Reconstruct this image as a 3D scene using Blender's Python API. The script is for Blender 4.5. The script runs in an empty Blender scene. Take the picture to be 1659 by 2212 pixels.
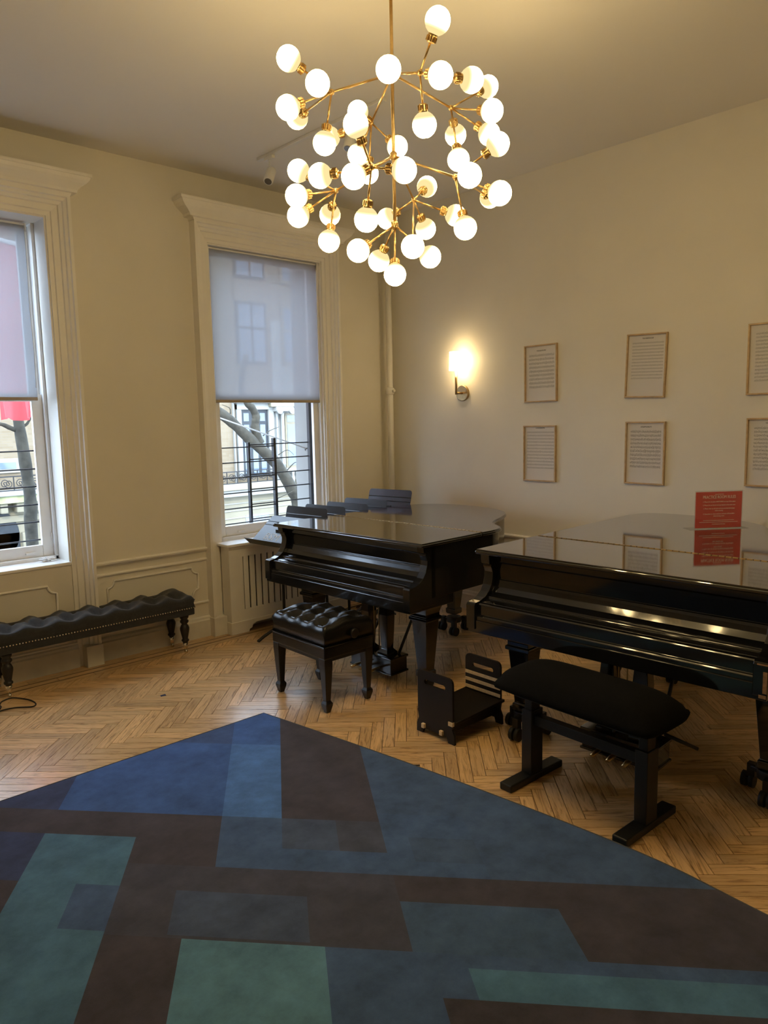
import bpy, bmesh, math, random
from mathutils import Vector, Matrix, Quaternion
random.seed(7)
SC = bpy.context.scene
COL = SC.collection
# ------------------------------------------------------------------ camera
F = 1580.0; CX, CY = 829.5, 1106.0; H = 1.78
YAW, PITCH, ROLL = 0.81943594, 0.12620508, -0.0206351
_fw = Vector((math.cos(YAW)*math.cos(PITCH), math.sin(YAW)*math.cos(PITCH), -math.sin(PITCH)))
_rt = Vector((math.sin(YAW), -math.cos(YAW), 0)); _up = _rt.cross(_fw)
CR = math.cos(ROLL)*_rt + math.sin(ROLL)*_up; CU = -math.sin(ROLL)*_rt + math.cos(ROLL)*_up
cam_d = bpy.data.cameras.new('camera'); cam = bpy.data.objects.new('camera', cam_d); COL.objects.link(cam)
cam_d.sensor_fit = 'VERTICAL'; cam_d.sensor_height = 36.0; cam_d.lens = F/2212*36.0
cam_d.clip_start = 0.05; cam_d.clip_end = 200
M = Matrix(((CR.x, CU.x, -_fw.x, 0), (CR.y, CU.y, -_fw.y, 0), (CR.z, CU.z, -_fw.z, H), (0, 0, 0, 1)))
cam.matrix_world = M; SC.camera = cam
C0 = Vector((0, 0, H))
def ray(x, y): return _fw + CR*((x-CX)/F) - CU*((y-CY)/F)
def on_z(x, y, z=0.0): d = ray(x, y); return C0 + d*((z-H)/d.z)
def on_x(x, y, X): d = ray(x, y); return C0 + d*(X/d.x)
def on_y(x, y, Y): d = ray(x, y); return C0 + d*(Y/d.y)
def proj(p):
    q = Vector(p)-C0; z = q.dot(_fw)
    return (CX+F*q.dot(CR)/z, CY-F*q.dot(CU)/z, z)
# ------------------------------------------------------------------ world, sun, exposure
wd = bpy.data.worlds.new('sky'); SC.world = wd; wd.use_nodes = True
bg = wd.node_tree.nodes['Background']; bg.inputs[0].default_value = (0.62, 0.77, 1.0, 1); bg.inputs[1].default_value = 8.0
sun_d = bpy.data.lights.new('sun', 'SUN'); sun_d.energy = 1.8; sun_d.angle = 0.02; sun_d.color = (1.0, 0.86, 0.64)
sun = bpy.data.objects.new('sun', sun_d); COL.objects.link(sun)
sun.rotation_euler = Vector((0.30, 0.80, -0.48)).to_track_quat('-Z', 'Y').to_euler()
SC.view_settings.view_transform = 'Standard'; SC.view_settings.look = 'None'; SC.view_settings.gamma = 1.0
SC.view_settings.use_curve_mapping = False; SC.view_settings.exposure = 0.32
GLOBE_FAR, GLOBE_NEAR = 36.0, 0.85
# ------------------------------------------------------------------ constants of the room
XW, YW, ZC = 5.15, 5.418, 3.74       # right wall, window wall, ceiling
XL, YF = -2.3, -2.6                  # far left wall, wall behind the camera
YO = 5.80                            # outer face of the window wall
# ------------------------------------------------------------------ materials
MATS = {}
def nodes(name):
    m = bpy.data.materials.new(name); m.use_nodes = True; nt = m.node_tree
    return m, nt, nt.nodes['Principled BSDF'], nt.nodes['Material Output']
def sock(node, *names):
    for n in names:
        if n in node.inputs: return node.inputs[n]
def mat(name, col, rough=0.5, metal=0.0, spec=0.5, coat=0.0, noise=0.0, nscale=20.0, bump=0.0, bscale=80.0, sheen=0.0):
    if name in MATS: return MATS[name]
    m, nt, b, o = nodes(name)
    c = (*col, 1)
    b.inputs['Base Color'].default_value = c; b.inputs['Roughness'].default_value = rough; b.inputs['Metallic'].default_value = metal
    s = sock(b, 'Specular IOR Level', 'Specular')
    if s: s.default_value = spec
    if coat:
        sock(b, 'Coat Weight').default_value = coat; sock(b, 'Coat Roughness').default_value = 0.04
    if sheen: sock(b, 'Sheen Weight').default_value = sheen
    tc = nt.nodes.new('ShaderNodeTexCoord')
    if noise:
        n = nt.nodes.new('ShaderNodeTexNoise'); n.inputs['Scale'].default_value = nscale; n.inputs['Detail'].default_value = 4
        nt.links.new(tc.outputs['Object'], n.inputs['Vector'])
        r = nt.nodes.new('ShaderNodeValToRGB')
        r.color_ramp.elements[0].position = .3; r.color_ramp.elements[1].position = .7
        r.color_ramp.elements[0].color = (*[max(0, x*(1-noise)) for x in col], 1); r.color_ramp.elements[1].color = (*[min(1, x*(1+noise)) for x in col], 1)
        nt.links.new(n.outputs[0], r.inputs[0]); nt.links.new(r.outputs[0], b.inputs['Base Color'])
    if bump:
        n2 = nt.nodes.new('ShaderNodeTexNoise'); n2.inputs['Scale'].default_value = bscale; n2.inputs['Detail'].default_value = 3
        nt.links.new(tc.outputs['Object'], n2.inputs['Vector'])
        bp = nt.nodes.new('ShaderNodeBump'); bp.inputs['Strength'].default_value = bump; bp.inputs['Distance'].default_value = 0.01
        nt.links.new(n2.outputs[0], bp.inputs['Height']); nt.links.new(bp.outputs[0], b.inputs['Normal'])
    MATS[name] = m; return m
def emis(name, col, strength):
    m, nt, b, o = nodes(name)
    e = nt.nodes.new('ShaderNodeEmission'); e.inputs[0].default_value = (*col, 1); e.inputs[1].default_value = strength
    nt.links.new(e.outputs[0], o.inputs[0]); MATS[name] = m; return m
WALL = mat('wall paint', (0.73, 0.69, 0.60), .75, noise=.02, nscale=3, bump=.04, bscale=150)
CEIL = mat('ceiling paint', (0.76, 0.73, 0.67), .8, bump=.03, bscale=60)
TRIM = mat('trim paint', (0.82, 0.79, 0.72), .42, noise=.02, nscale=8)
BASE = mat('worn trim paint', (0.70, 0.67, 0.60), .5, noise=.10, nscale=6)
SASHM = mat('white sash paint', (0.85, 0.85, 0.84), .35, noise=.02, nscale=10)
LACQ = mat('gloss black lacquer', (0.006, 0.006, 0.007), .08, spec=.6, coat=.5, noise=.2, nscale=4, bump=.006, bscale=12)
LACQM = mat('satin black lacquer', (0.009, 0.009, 0.010), .16, spec=.6, coat=.2, noise=.2, nscale=4, bump=.006, bscale=12)
LIDG = mat('gloss black lid lacquer', (0.007, 0.007, 0.007), .05, spec=1.0, coat=1.0, bump=.004, bscale=9)
LIDM = mat('satin black lid lacquer', (0.010, 0.010, 0.010), .10, spec=1.0, coat=.6, bump=.004, bscale=9)
EBON = mat('ebonised wood', (0.009, 0.008, 0.0075), .38, noise=.3, nscale=15)
BMET = mat('black metal', (0.008, 0.008, 0.008), .42, noise=.1, nscale=30)
STANDM = mat('black stand enamel', (0.018, 0.020, 0.025), .34, noise=.1, nscale=12)
RUBB = mat('black rubber', (0.012, 0.012, 0.012), .6, noise=.2, nscale=30)
LEATH = mat('black leather', (0.007, 0.007, 0.0075), .27, spec=.5, noise=.2, nscale=30, bump=.12, bscale=160)
FABR = mat('charcoal bench fabric', (0.022, 0.023, 0.026), .85, noise=.2, nscale=60, bump=.25, bscale=400, sheen=.2)
FELT = mat('black bench cloth', (0.0035, 0.0032, 0.003), .95, spec=.15, noise=.2, nscale=60, bump=.2, bscale=400)
BRASS = mat('brushed brass', (0.62, 0.43, 0.19), .28, metal=1, noise=.08, nscale=60)
BRASSD = mat('dull brass', (0.45, 0.33, 0.17), .4, metal=1, noise=.1, nscale=60)
NAIL = mat('polished nickel', (0.75, 0.70, 0.60), .2, metal=1, noise=.03, nscale=50)
OAKF = mat('pale oak frame', (0.52, 0.36, 0.19), .4, noise=.15, nscale=30)
BIRCH = mat('birch ply edge', (0.70, 0.55, 0.34), .55, noise=.12, nscale=60)
ESPR = mat('espresso plywood', (0.010, 0.007, 0.006), .5, spec=.3, noise=.2, nscale=20)
PIPE = mat('cream pipe paint', (0.80, 0.77, 0.70), .4, noise=.02, nscale=8)
IRON = mat('black iron', (0.012, 0.012, 0.014), .5, noise=.2, nscale=20)
STONE = mat('pale limestone', (0.25, 0.225, 0.16), .9, noise=.12, nscale=1.3, bump=.2, bscale=8)
STONEW = mat('white stone', (0.29, 0.29, 0.27), .9, noise=.08, nscale=2.0, bump=.1, bscale=10)
BARK = mat('grey bark', (0.040, 0.036, 0.026), .95, noise=.45, nscale=9, bump=1.0, bscale=14)
DARKW = mat('dark green joinery', (0.02, 0.025, 0.03), .5, noise=.2, nscale=8)
TANW = mat('tan joinery', (0.20, 0.17, 0.11), .6, noise=.1, nscale=8)
DPANE = mat('sky reflecting pane', (0.10, 0.14, 0.20), .08, spec=1.0, noise=.3, nscale=1.2)
REDC = mat('red flag cloth', (0.50, 0.03, 0.035), .8, noise=.05, nscale=9)
ASPH = mat('asphalt', (0.07, 0.07, 0.072), .95, noise=.2, nscale=5)
SIDEW = mat('concrete walk', (0.22, 0.215, 0.20), .95, noise=.1, nscale=4)
ROPE = mat('white rope', (0.8, 0.8, 0.8), .8, noise=.05, nscale=60)
TISS = mat('white tissue', (0.85, 0.85, 0.86), .9, noise=.03, nscale=40)
PAPERR = mat('red printed card', (0.85, 0.085, 0.065), .35, noise=.04, nscale=10)
INK = mat('pale print ink', (0.95, 0.88, 0.80), .6, noise=.02, nscale=20)
INKW = mat('chalk white lettering', (0.75, 0.77, 0.80), .8, noise=.1, nscale=40)
INLAY = mat('dark walnut inlay', (0.10, 0.055, 0.03), .35, noise=.2, nscale=20)
TAPE = mat('blue tape scrap', (0.02, 0.03, 0.08), .6, noise=.1, nscale=40)
WHITEM = mat('white enamel', (0.70, 0.69, 0.66), .4, noise=.02, nscale=20)
def brick_mat():
    m, nt, b, o = nodes('buff brick'); tc = nt.nodes.new('ShaderNodeTexCoord'); mp = nt.nodes.new('ShaderNodeMapping')
    mp.inputs['Rotation'].default_value = (math.pi/2, 0, 0)
    br = nt.nodes.new('ShaderNodeTexBrick'); br.inputs['Scale'].default_value = 4.0
    br.inputs['Color1'].default_value = (0.19, 0.145, 0.09, 1); br.inputs['Color2'].default_value = (0.225, 0.18, 0.12, 1); br.inputs['Mortar'].default_value = (0.20, 0.18, 0.15, 1)
    br.inputs['Mortar Size'].default_value = .012; br.inputs['Row Height'].default_value = .26; br.inputs['Brick Width'].default_value = 1.0
    nt.links.new(tc.outputs['Object'], mp.inputs[0]); nt.links.new(mp.outputs[0], br.inputs['Vector']); nt.links.new(br.outputs[0], b.inputs['Base Color'])
    b.inputs['Roughness'].default_value = .95; MATS['brick'] = m; return m
BRICK = brick_mat()
def glass_mat(name, tint, gl):
    m, nt, b, o = nodes(name); t = nt.nodes.new('ShaderNodeBsdfTransparent'); t.inputs[0].default_value = (*tint, 1)
    g = nt.nodes.new('ShaderNodeBsdfGlossy'); g.inputs['Roughness'].default_value = .02
    mx = nt.nodes.new('ShaderNodeMixShader'); mx.inputs[0].default_value = gl
    nt.links.new(t.outputs[0], mx.inputs[1]); nt.links.new(g.outputs[0], mx.inputs[2]); nt.links.new(mx.outputs[0], o.inputs[0]); MATS[name] = m; return m
GLASS = glass_mat('window glass', (0.97, 0.985, 0.98), .03)
PGLASS = glass_mat('picture glass', (0.97, 0.97, 0.97), .07)
ACRYL = glass_mat('clear acrylic', (0.97, 0.97, 0.97), .08)
def shade_mat():
    m, nt, b, o = nodes('solar shade fabric')
    d = nt.nodes.new('ShaderNodeBsdfDiffuse'); tl = nt.nodes.new('ShaderNodeBsdfTranslucent'); tp = nt.nodes.new('ShaderNodeBsdfTransparent')
    d.inputs[0].default_value = (0.62, 0.60, 0.56, 1); tl.inputs[0].default_value = (0.225, 0.24, 0.265, 1); tp.inputs[0].default_value = (0.95, 0.95, 0.95, 1)
    tc = nt.nodes.new('ShaderNodeTexCoord'); w = nt.nodes.new('ShaderNodeTexNoise'); w.inputs['Scale'].default_value = 220
    nt.links.new(tc.outputs['Object'], w.inputs['Vector'])
    m1 = nt.nodes.new('ShaderNodeMixShader'); m1.inputs[0].default_value = .62
    nt.links.new(d.outputs[0], m1.inputs[1]); nt.links.new(tl.outputs[0], m1.inputs[2])
    mr = nt.nodes.new('ShaderNodeMapRange'); mr.inputs[3].default_value = .05; mr.inputs[4].default_value = .10
    nt.links.new(w.outputs[0], mr.inputs[0])
    m2 = nt.nodes.new('ShaderNodeMixShader'); nt.links.new(mr.outputs[0], m2.inputs[0])
    nt.links.new(m1.outputs[0], m2.inputs[1]); nt.links.new(tp.outputs[0], m2.inputs[2]); nt.links.new(m2.outputs[0], o.inputs[0]); MATS['shade'] = m; return m
SHADE = shade_mat()
def wood_mat():
    m, nt, b, o = nodes('oak strip floor')
    N = nt.nodes.new; L = nt.links.new
    uv = N('ShaderNodeUVMap'); at = N('ShaderNodeAttribute'); at.attribute_name = 'rnd'; oi = N('ShaderNodeObjectInfo')
    ad = N('ShaderNodeMath'); ad.operation = 'ADD'; L(at.outputs['Fac'], ad.inputs[0]); L(oi.outputs['Random'], ad.inputs[1])
    fr = N('ShaderNodeMath'); fr.operation = 'FRACT'; L(ad.outputs[0], fr.inputs[0])
    mu = N('ShaderNodeMath'); mu.operation = 'MULTIPLY'; mu.inputs[1].default_value = 37.0; L(fr.outputs[0], mu.inputs[0])
    cb = N('ShaderNodeCombineXYZ'); L(mu.outputs[0], cb.inputs[0]); L(mu.outputs[0], cb.inputs[2])
    va = N('ShaderNodeVectorMath'); va.operation = 'ADD'; L(uv.outputs[0], va.inputs[0]); L(cb.outputs[0], va.inputs[1])
    mp = N('ShaderNodeMapping'); mp.inputs['Scale'].default_value = (2.2, 22, 1); L(va.outputs[0], mp.inputs[0])
    wv = N('ShaderNodeTexNoise'); wv.inputs['Scale'].default_value = 1.5; wv.inputs['Detail'].default_value = 6; wv.inputs['Distortion'].default_value = 2.6; wv.inputs['Roughness'].default_value = .62
    L(mp.outputs[0], wv.inputs['Vector'])
    rp = N('ShaderNodeValToRGB'); e = rp.color_ramp.elements
    e[0].position = .33; e[0].color = (0.33, 0.18, 0.070, 1); e[1].position = .66; e[1].color = (0.80, 0.54, 0.27, 1)
    x = rp.color_ramp.elements.new(.47); x.color = (0.69, 0.44, 0.205, 1)
    L(wv.outputs[0], rp.inputs[0])
    hs = N('ShaderNodeHueSaturation'); mr = N('ShaderNodeMapRange'); mr.inputs[3].default_value = .78; mr.inputs[4].default_value = 1.22
    L(fr.outputs[0], mr.inputs[0]); L(mr.outputs[0], hs.inputs['Value']); L(rp.outputs[0], hs.inputs['Color']); L(hs.outputs[0], b.inputs['Base Color'])
    b.inputs['Roughness'].default_value = .30; sock(b, 'Coat Weight').default_value = .7; sock(b, 'Coat Roughness').default_value = .2
    bp = N('ShaderNodeBump'); bp.inputs['Strength'].default_value = .05; bp.inputs['Distance'].default_value = .004
    L(wv.outputs[0], bp.inputs['Height']); L(bp.outputs[0], b.inputs['Normal']); MATS['oak'] = m; return m
OAK = wood_mat()
def rug_mat():
    m, nt, b, o = nodes('printed rug'); N = nt.nodes.new; L = nt.links.new
    at = N('ShaderNodeAttribute'); at.attribute_name = 'tint'; tc = N('ShaderNodeTexCoord')
    n1 = N('ShaderNodeTexNoise'); n1.inputs['Scale'].default_value = 5.5; n1.inputs['Detail'].default_value = 8; n1.inputs['Roughness'].default_value = .7
    L(tc.outputs['Object'], n1.inputs['Vector'])
    mr = N('ShaderNodeMapRange'); mr.inputs[1].default_value = .3; mr.inputs[2].default_value = .7; mr.inputs[3].default_value = .70; mr.inputs[4].default_value = 1.35; L(n1.outputs[0], mr.inputs[0])
    hs = N('ShaderNodeHueSaturation'); L(mr.outputs[0], hs.inputs['Value']); L(at.outputs['Color'], hs.inputs['Color']); L(hs.outputs[0], b.inputs['Base Color'])
    b.inputs['Roughness'].default_value = .95; sock(b, 'Sheen Weight').default_value = .12
    s = sock(b, 'Specular IOR Level', 'Specular'); s.default_value = .2
    n2 = N('ShaderNodeTexNoise'); n2.inputs['Scale'].default_value = 420; L(tc.outputs['Object'], n2.inputs['Vector'])
    bp = N('ShaderNodeBump'); bp.inputs['Strength'].default_value = .3; bp.inputs['Distance'].default_value = .004; L(n2.outputs[0], bp.inputs['Height']); L(bp.outputs[0], b.inputs['Normal'])
    return m
RUGM = rug_mat()
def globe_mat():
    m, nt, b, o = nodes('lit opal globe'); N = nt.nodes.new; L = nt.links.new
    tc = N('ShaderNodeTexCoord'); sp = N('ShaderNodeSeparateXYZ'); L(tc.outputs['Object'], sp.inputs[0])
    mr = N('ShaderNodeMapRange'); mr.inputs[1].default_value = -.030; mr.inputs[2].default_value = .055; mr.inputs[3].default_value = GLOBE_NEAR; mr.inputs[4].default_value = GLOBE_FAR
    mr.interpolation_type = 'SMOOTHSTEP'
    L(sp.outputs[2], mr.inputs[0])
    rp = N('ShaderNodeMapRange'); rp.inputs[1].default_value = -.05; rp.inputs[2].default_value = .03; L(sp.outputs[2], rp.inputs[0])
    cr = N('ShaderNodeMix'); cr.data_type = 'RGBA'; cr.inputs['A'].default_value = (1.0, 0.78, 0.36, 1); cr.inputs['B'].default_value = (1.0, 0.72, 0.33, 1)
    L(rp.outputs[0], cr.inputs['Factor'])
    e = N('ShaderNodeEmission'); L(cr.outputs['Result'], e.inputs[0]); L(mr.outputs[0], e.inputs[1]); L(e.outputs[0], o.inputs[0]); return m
GLOBE = globe_mat()
LAMPSH = emis('lit sconce shade', (1.0, 0.74, 0.38), 15.0)
def sheet_mat(name, n, top, bot, left, right, dens, tint):
    """engraved sheet music: n staves between v=bot and v=top (uv 0..1)"""
    m, nt, b, o = nodes(name); N = nt.nodes.new; L = nt.links.new
    uv = N('ShaderNodeUVMap'); sp = N('ShaderNodeSeparateXYZ'); L(uv.outputs[0], sp.inputs[0])
    def math_(op, a, c=None, val=None):
        x = N('ShaderNodeMath'); x.operation = op
        if isinstance(a, (int, float)): x.inputs[0].default_value = a
        else: L(a, x.inputs[0])
        if c is not None:
            if isinstance(c, (int, float)): x.inputs[1].default_value = c
            else: L(c, x.inputs[1])
        return x.outputs[0]
    U, V = sp.outputs[0], sp.outputs[1]
    t = math_('DIVIDE', math_('SUBTRACT', V, bot), (top-bot)/n)
    f = math_('FRACT', t)
    inb = math_('MULTIPLY', math_('GREATER_THAN', f, .25), math_('LESS_THAN', f, .72))
    rng = math_('MULTIPLY', math_('MULTIPLY', math_('GREATER_THAN', V, bot), math_('LESS_THAN', V, top)), math_('MULTIPLY', math_('GREATER_THAN', U, left), math_('LESS_THAN', U, right)))
    ln = math_('LESS_THAN', math_('FRACT', math_('MULTIPLY', f, 11.0)), .36)
    ns = N('ShaderNodeTexNoise'); mp = N('ShaderNodeMapping'); mp.inputs['Scale'].default_value = (60, 95, 1); L(uv.outputs[0], mp.inputs[0]); L(mp.outputs[0], ns.inputs['Vector']); ns.inputs['Scale'].default_value = 1.0
    nt_in = math_('MULTIPLY', math_('GREATER_THAN', f, .12), math_('LESS_THAN', f, .9))
    note = math_('MULTIPLY', math_('GREATER_THAN', ns.outputs[0], dens), nt_in)
    ink = math_('MULTIPLY', rng, math_('MAXIMUM', math_('MULTIPLY', math_('MULTIPLY', ln, inb), .75), math_('MULTIPLY', note, .95)))
    # title line
    tl = math_('MULTIPLY', math_('MULTIPLY', math_('GREATER_THAN', V, top+.035), math_('LESS_THAN', V, top+.06)), math_('MULTIPLY', math_('GREATER_THAN', U, .36), math_('LESS_THAN', U, .66)))
    tl = math_('MULTIPLY', tl, math_('GREATER_THAN', ns.outputs[0], .47))
    ink = math_('MAXIMUM', ink, math_('MULTIPLY', tl, .85))
    mx = N('ShaderNodeMix'); mx.data_type = 'RGBA'; mx.inputs['A'].default_value = (*tint, 1); mx.inputs['B'].default_value = (0.10, 0.085, 0.08, 1)
    L(ink, mx.inputs['Factor']); L(mx.outputs['Result'], b.inputs['Base Color']); b.inputs['Roughness'].default_value = .7
    return m
# ------------------------------------------------------------------ mesh helpers
class MB:
    def __init__(s): s.v = []; s.f = []; s.sm = []
    def add(s, vs, fs, smooth=False):
        o = len(s.v); s.v += [tuple(v) for v in vs]; s.f += [tuple(i+o for i in f) for f in fs]; s.sm += [smooth]*len(fs); return s
    def box(s, a, b, rz=0, piv=None):
        (x0, y0, z0), (x1, y1, z1) = a, b
        vs = [Vector(p) for p in ((x0,y0,z0),(x1,y0,z0),(x1,y1,z0),(x0,y1,z0),(x0,y0,z1),(x1,y0,z1),(x1,y1,z1),(x0,y1,z1))]
        if rz:
            pv = Vector(piv); R = Matrix.Rotation(rz, 3, 'Z'); vs = [pv+R@(v-pv) for v in vs]
        return s.add(vs, [(0,3,2,1),(4,5,6,7),(0,1,5,4),(1,2,6,5),(2,3,7,6),(3,0,4,7)])
    def cbox(s, c, d): return s.box([c[i]-d[i]/2 for i in range(3)], [c[i]+d[i]/2 for i in range(3)])
    def obox(s, p, q, wid, hei, up=(0,0,1)):
        p, q = Vector(p), Vector(q); t = (q-p).normalized(); sd = t.cross(Vector(up)).normalized(); u = sd.cross(t)
        vs = []
        for c in (p, q):
            for a, b in ((-1,-1),(1,-1),(1,1),(-1,1)): vs.append(c+sd*a*wid/2+u*b*hei/2)
        return s.add(vs, [(0,1,2,3),(7,6,5,4),(0,4,5,1),(1,5,6,2),(2,6,7,3),(3,7,4,0)])
    def tube(s, pts, rad, n=8, cap=True, smooth=True):
        pts = [Vector(p) for p in pts]; k = len(pts)
        rs = rad if isinstance(rad, (list, tuple)) else [rad]*k
        vs = []; prev = None
        for i, p in enumerate(pts):
            t = ((pts[min(i+1, k-1)]-pts[max(i-1, 0)])).normalized()
            if prev is None:
                a = Vector((0,0,1)) if abs(t.z) < .9 else Vector((1,0,0)); u = t.cross(a).normalized()
            else: u = (prev-t*prev.dot(t)).normalized()
            prev = u; w = t.cross(u)
            for j in range(n):
                g = 2*math.pi*j/n; vs.append(p+(u*math.cos(g)+w*math.sin(g))*rs[i])
        fs = []
        for i in range(k-1):
            for j in range(n):
                fs.append((i*n+j, i*n+(j+1)%n, (i+1)*n+(j+1)%n, (i+1)*n+j))
        s.add(vs, fs, smooth)
        if cap:
            o = len(s.v)-len(vs)
            s.f.append(tuple(o+j for j in reversed(range(n)))); s.sm.append(False)
            s.f.append(tuple(o+(k-1)*n+j for j in range(n))); s.sm.append(False)
        return s
    def cyl(s, p, q, r, r2=None, n=16, smooth=True): return s.tube([p, q], [r, r if r2 is None else r2], n, True, smooth)
    def lathe(s, c, prof, n=20, axis='Z', smooth=True):
        """prof: list of (radius, height) along +axis from c"""
        c = Vector(c); vs = []
        ax = {'X': (Vector((1,0,0)), Vector((0,1,0)), Vector((0,0,1))), 'Y': (Vector((0,1,0)), Vector((0,0,1)), Vector((1,0,0))), 'Z': (Vector((0,0,1)), Vector((1,0,0)), Vector((0,1,0)))}[axis]
        for r, h in prof:
            for j in range(n):
                g = 2*math.pi*j/n; vs.append(c+ax[0]*h+(ax[1]*math.cos(g)+ax[2]*math.sin(g))*r)
        fs = []
        for i in range(len(prof)-1):
            for j in range(n): fs.append((i*n+j, i*n+(j+1)%n, (i+1)*n+(j+1)%n, (i+1)*n+j))
        s.add(vs, fs, smooth); o = len(s.v)-len(vs)
        s.f.append(tuple(o+j for j in reversed(range(n)))); s.sm.append(False)
        s.f.append(tuple(o+(len(prof)-1)*n+j for j in range(n))); s.sm.append(False)
        return s
    def prism(s, poly, d0, d1, fn, smooth_side=False):
        """poly of 2d points, fn(p0,p1,d)->3d; extruded d0..d1"""
        n = len(poly); vs = [fn(p[0], p[1], d0) for p in poly]+[fn(p[0], p[1], d1) for p in poly]
        s.add(vs, [tuple(range(n))[::-1], tuple(range(n, 2*n))]); o = len(s.v)-2*n
        for i in range(n):
            j = (i+1) % n; s.f.append((o+i, o+j, o+n+j, o+n+i)); s.sm.append(smooth_side)
        return s
    def mesh(s, name):
        me = bpy.data.meshes.new(name); me.from_pydata(s.v, [], s.f)
        me.polygons.foreach_set('use_smooth', s.sm); me.update()
        bm = bmesh.new(); bm.from_mesh(me); bmesh.ops.recalc_face_normals(bm, faces=bm.faces); bm.to_mesh(me); bm.free()
        return me
    def build(s, name, m, parent=None, bevel=0, seg=2, angle=.6, **props):
        me = s.mesh(name); o = bpy.data.objects.new(name, me); COL.objects.link(o); me.materials.append(m)
        if parent: o.parent = parent
        if bevel:
            md = o.modifiers.new('bevel', 'BEVEL'); md.width = bevel; md.segments = seg; md.limit_method = 'ANGLE'; md.angle_limit = angle
            md.harden_normals = False
        for k, v in props.items(): o[k] = v
        return o
def thing(name, label, cat, loc=(0,0,0), rz=0, group=None):
    o = bpy.data.objects.new(name, None); COL.objects.link(o); o.location = loc; o.rotation_euler = (0, 0, rz); o.empty_display_size = .1
    o['label'] = label; o['category'] = cat
    if group: o['group'] = group
    return o
def struct(name, label=None, parent=None):
    o = bpy.data.objects.new(name, None); COL.objects.link(o); o['kind'] = 'structure'
    if label: o['label'] = label; 
    if parent: o.parent = parent
    return o
def setp(o, label=None, cat=None, group=None, kind=None):
    if label: o['label'] = label
    if cat: o['category'] = cat
    if group: o['group'] = group
    if kind: o['kind'] = kind
    return o
def copy_tree(o, parent=None):
    c = o.copy(); COL.objects.link(c); c.parent = parent
    for ch in list(o.children): copy_tree(ch, c)
    return c
def catmull(pts, per=6):
    P = [Vector(p) for p in pts]; out = []
    for i in range(len(P)-1):
        a, b, c, d = P[max(i-1, 0)], P[i], P[i+1], P[min(i+2, len(P)-1)]
        for k in range(per):
            t = k/per; out.append(.5*((2*b)+(c-a)*t+(2*a-5*b+4*c-d)*t*t+(3*b-a-3*c+d)*t**3))
    out.append(P[-1]); return out
def text_mesh(name, txt, size, m, parent, mw, align='CENTER', ext=.0004):
    cu = bpy.data.curves.new(name, 'FONT'); cu.body = txt; cu.size = size; cu.align_x = align; cu.extrude = ext; cu.resolution_u = 2
    t = bpy.data.objects.new(name, cu); COL.objects.link(t)
    dg = bpy.context.evaluated_depsgraph_get(); me = bpy.data.meshes.new_from_object(t.evaluated_get(dg)); bpy.data.objects.remove(t)
    o = bpy.data.objects.new(name, me); COL.objects.link(o); me.materials.clear(); me.materials.append(m); o.parent = parent; o.matrix_local = mw
    return o
# ================================================================== STRUCTURE
W1 = (0.75, 1.919, 0.79, 3.22); W2 = (3.165, 4.335, 0.775, 3.22)
# ---- window wall
b = MB()
for x0, x1 in ((XL-.2, W1[0]), (W1[1], W2[0]), (W2[1], XW+.2)): b.box((x0, YW, -.05), (x1, YO, ZC+.1))
for w in (W1, W2): b.box((w[0], YW, -.05), (w[1], YO, w[2]-.02)); b.box((w[0], YW, w[3]), (w[1], YO, ZC+.1))
wall_back = b.build('wall_back', WALL, kind='structure')
wall_right = MB().box((XW, YF, -.05), (XW+.2, YW, ZC+.1)).build('wall_right', WALL, kind='structure')
wall_left = MB().box((XL-.2, YF, -.05), (XL, YW, ZC+.1)).build('wall_left', WALL, kind='structure')
wall_front = MB().box((XL-.2, YF-.2, -.05), (XW+.2, YF, ZC+.1)).build('wall_front', WALL, kind='structure')
ceiling = MB().box((XL-.2, YF-.2, ZC), (XW+.2, YO, ZC+.15)).build('ceiling', CEIL, kind='structure')
# ---- window trim
CASP = [(0,0),(0,.010),(.028,.013),(.033,.024),(.072,.030),(.077,.044),(.098,.050),(.103,.064),(.122,.070),(.127,.085),(.148,.085),(.148,0)]
def casing(name, w, zb):
    x0, x1, _, zt = w; b = MB(); rows = []
    for o, d in CASP: rows.append([(x0-o, YW-d, zb), (x0-o, YW-d, zt+o), (x1+o, YW-d, zt+o), (x1+o, YW-d, zb)])
    for i in range(len(rows)-1):
        vs = rows[i]+rows[i+1]; b.add(vs, [(k, k+1, k+5, k+4) for k in range(3)])
    t = struct(name)
    b.build('casing', TRIM, t)
    # cornice
    c = MB(); z = zt+.14
    prof = [(0, z), (.085, z), (.088, z+.018), (.105, z+.022), (.108, z+.04), (.118, z+.06), (.135, z+.085), (.145, z+.105), (.150, z+.128), (.155, z+.13), (.155, z+.15), (0, z+.15)]
    xa, xb = x0-.148, x1+.148; rows = []
    for d, zz in prof:
        e = max(0, d-.085)*1.9+ .004; rows.append([(xa-e, YW, zz), (xa-e, YW-d, zz), (xb+e, YW-d, zz), (xb+e, YW, zz)])
    for i in range(len(rows)-1): c.add(rows[i]+rows[i+1], [(k, k+1, k+5, k+4) for k in range(3)])
    c.add(rows[-2], [(0, 1, 2, 3)]); c.add(rows[1], [(3, 2, 1, 0)])
    c.build('cornice', TRIM, t)
    for xx in (x0-.155, x1+.03): MB().box((xx, YW-.098, 0), (xx+.125, YW, .16)).build('plinth_block', BASE, t, bevel=.004)
    return t
casing('trim_1', W1, 0); casing('trim_2', W2, 0)
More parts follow.
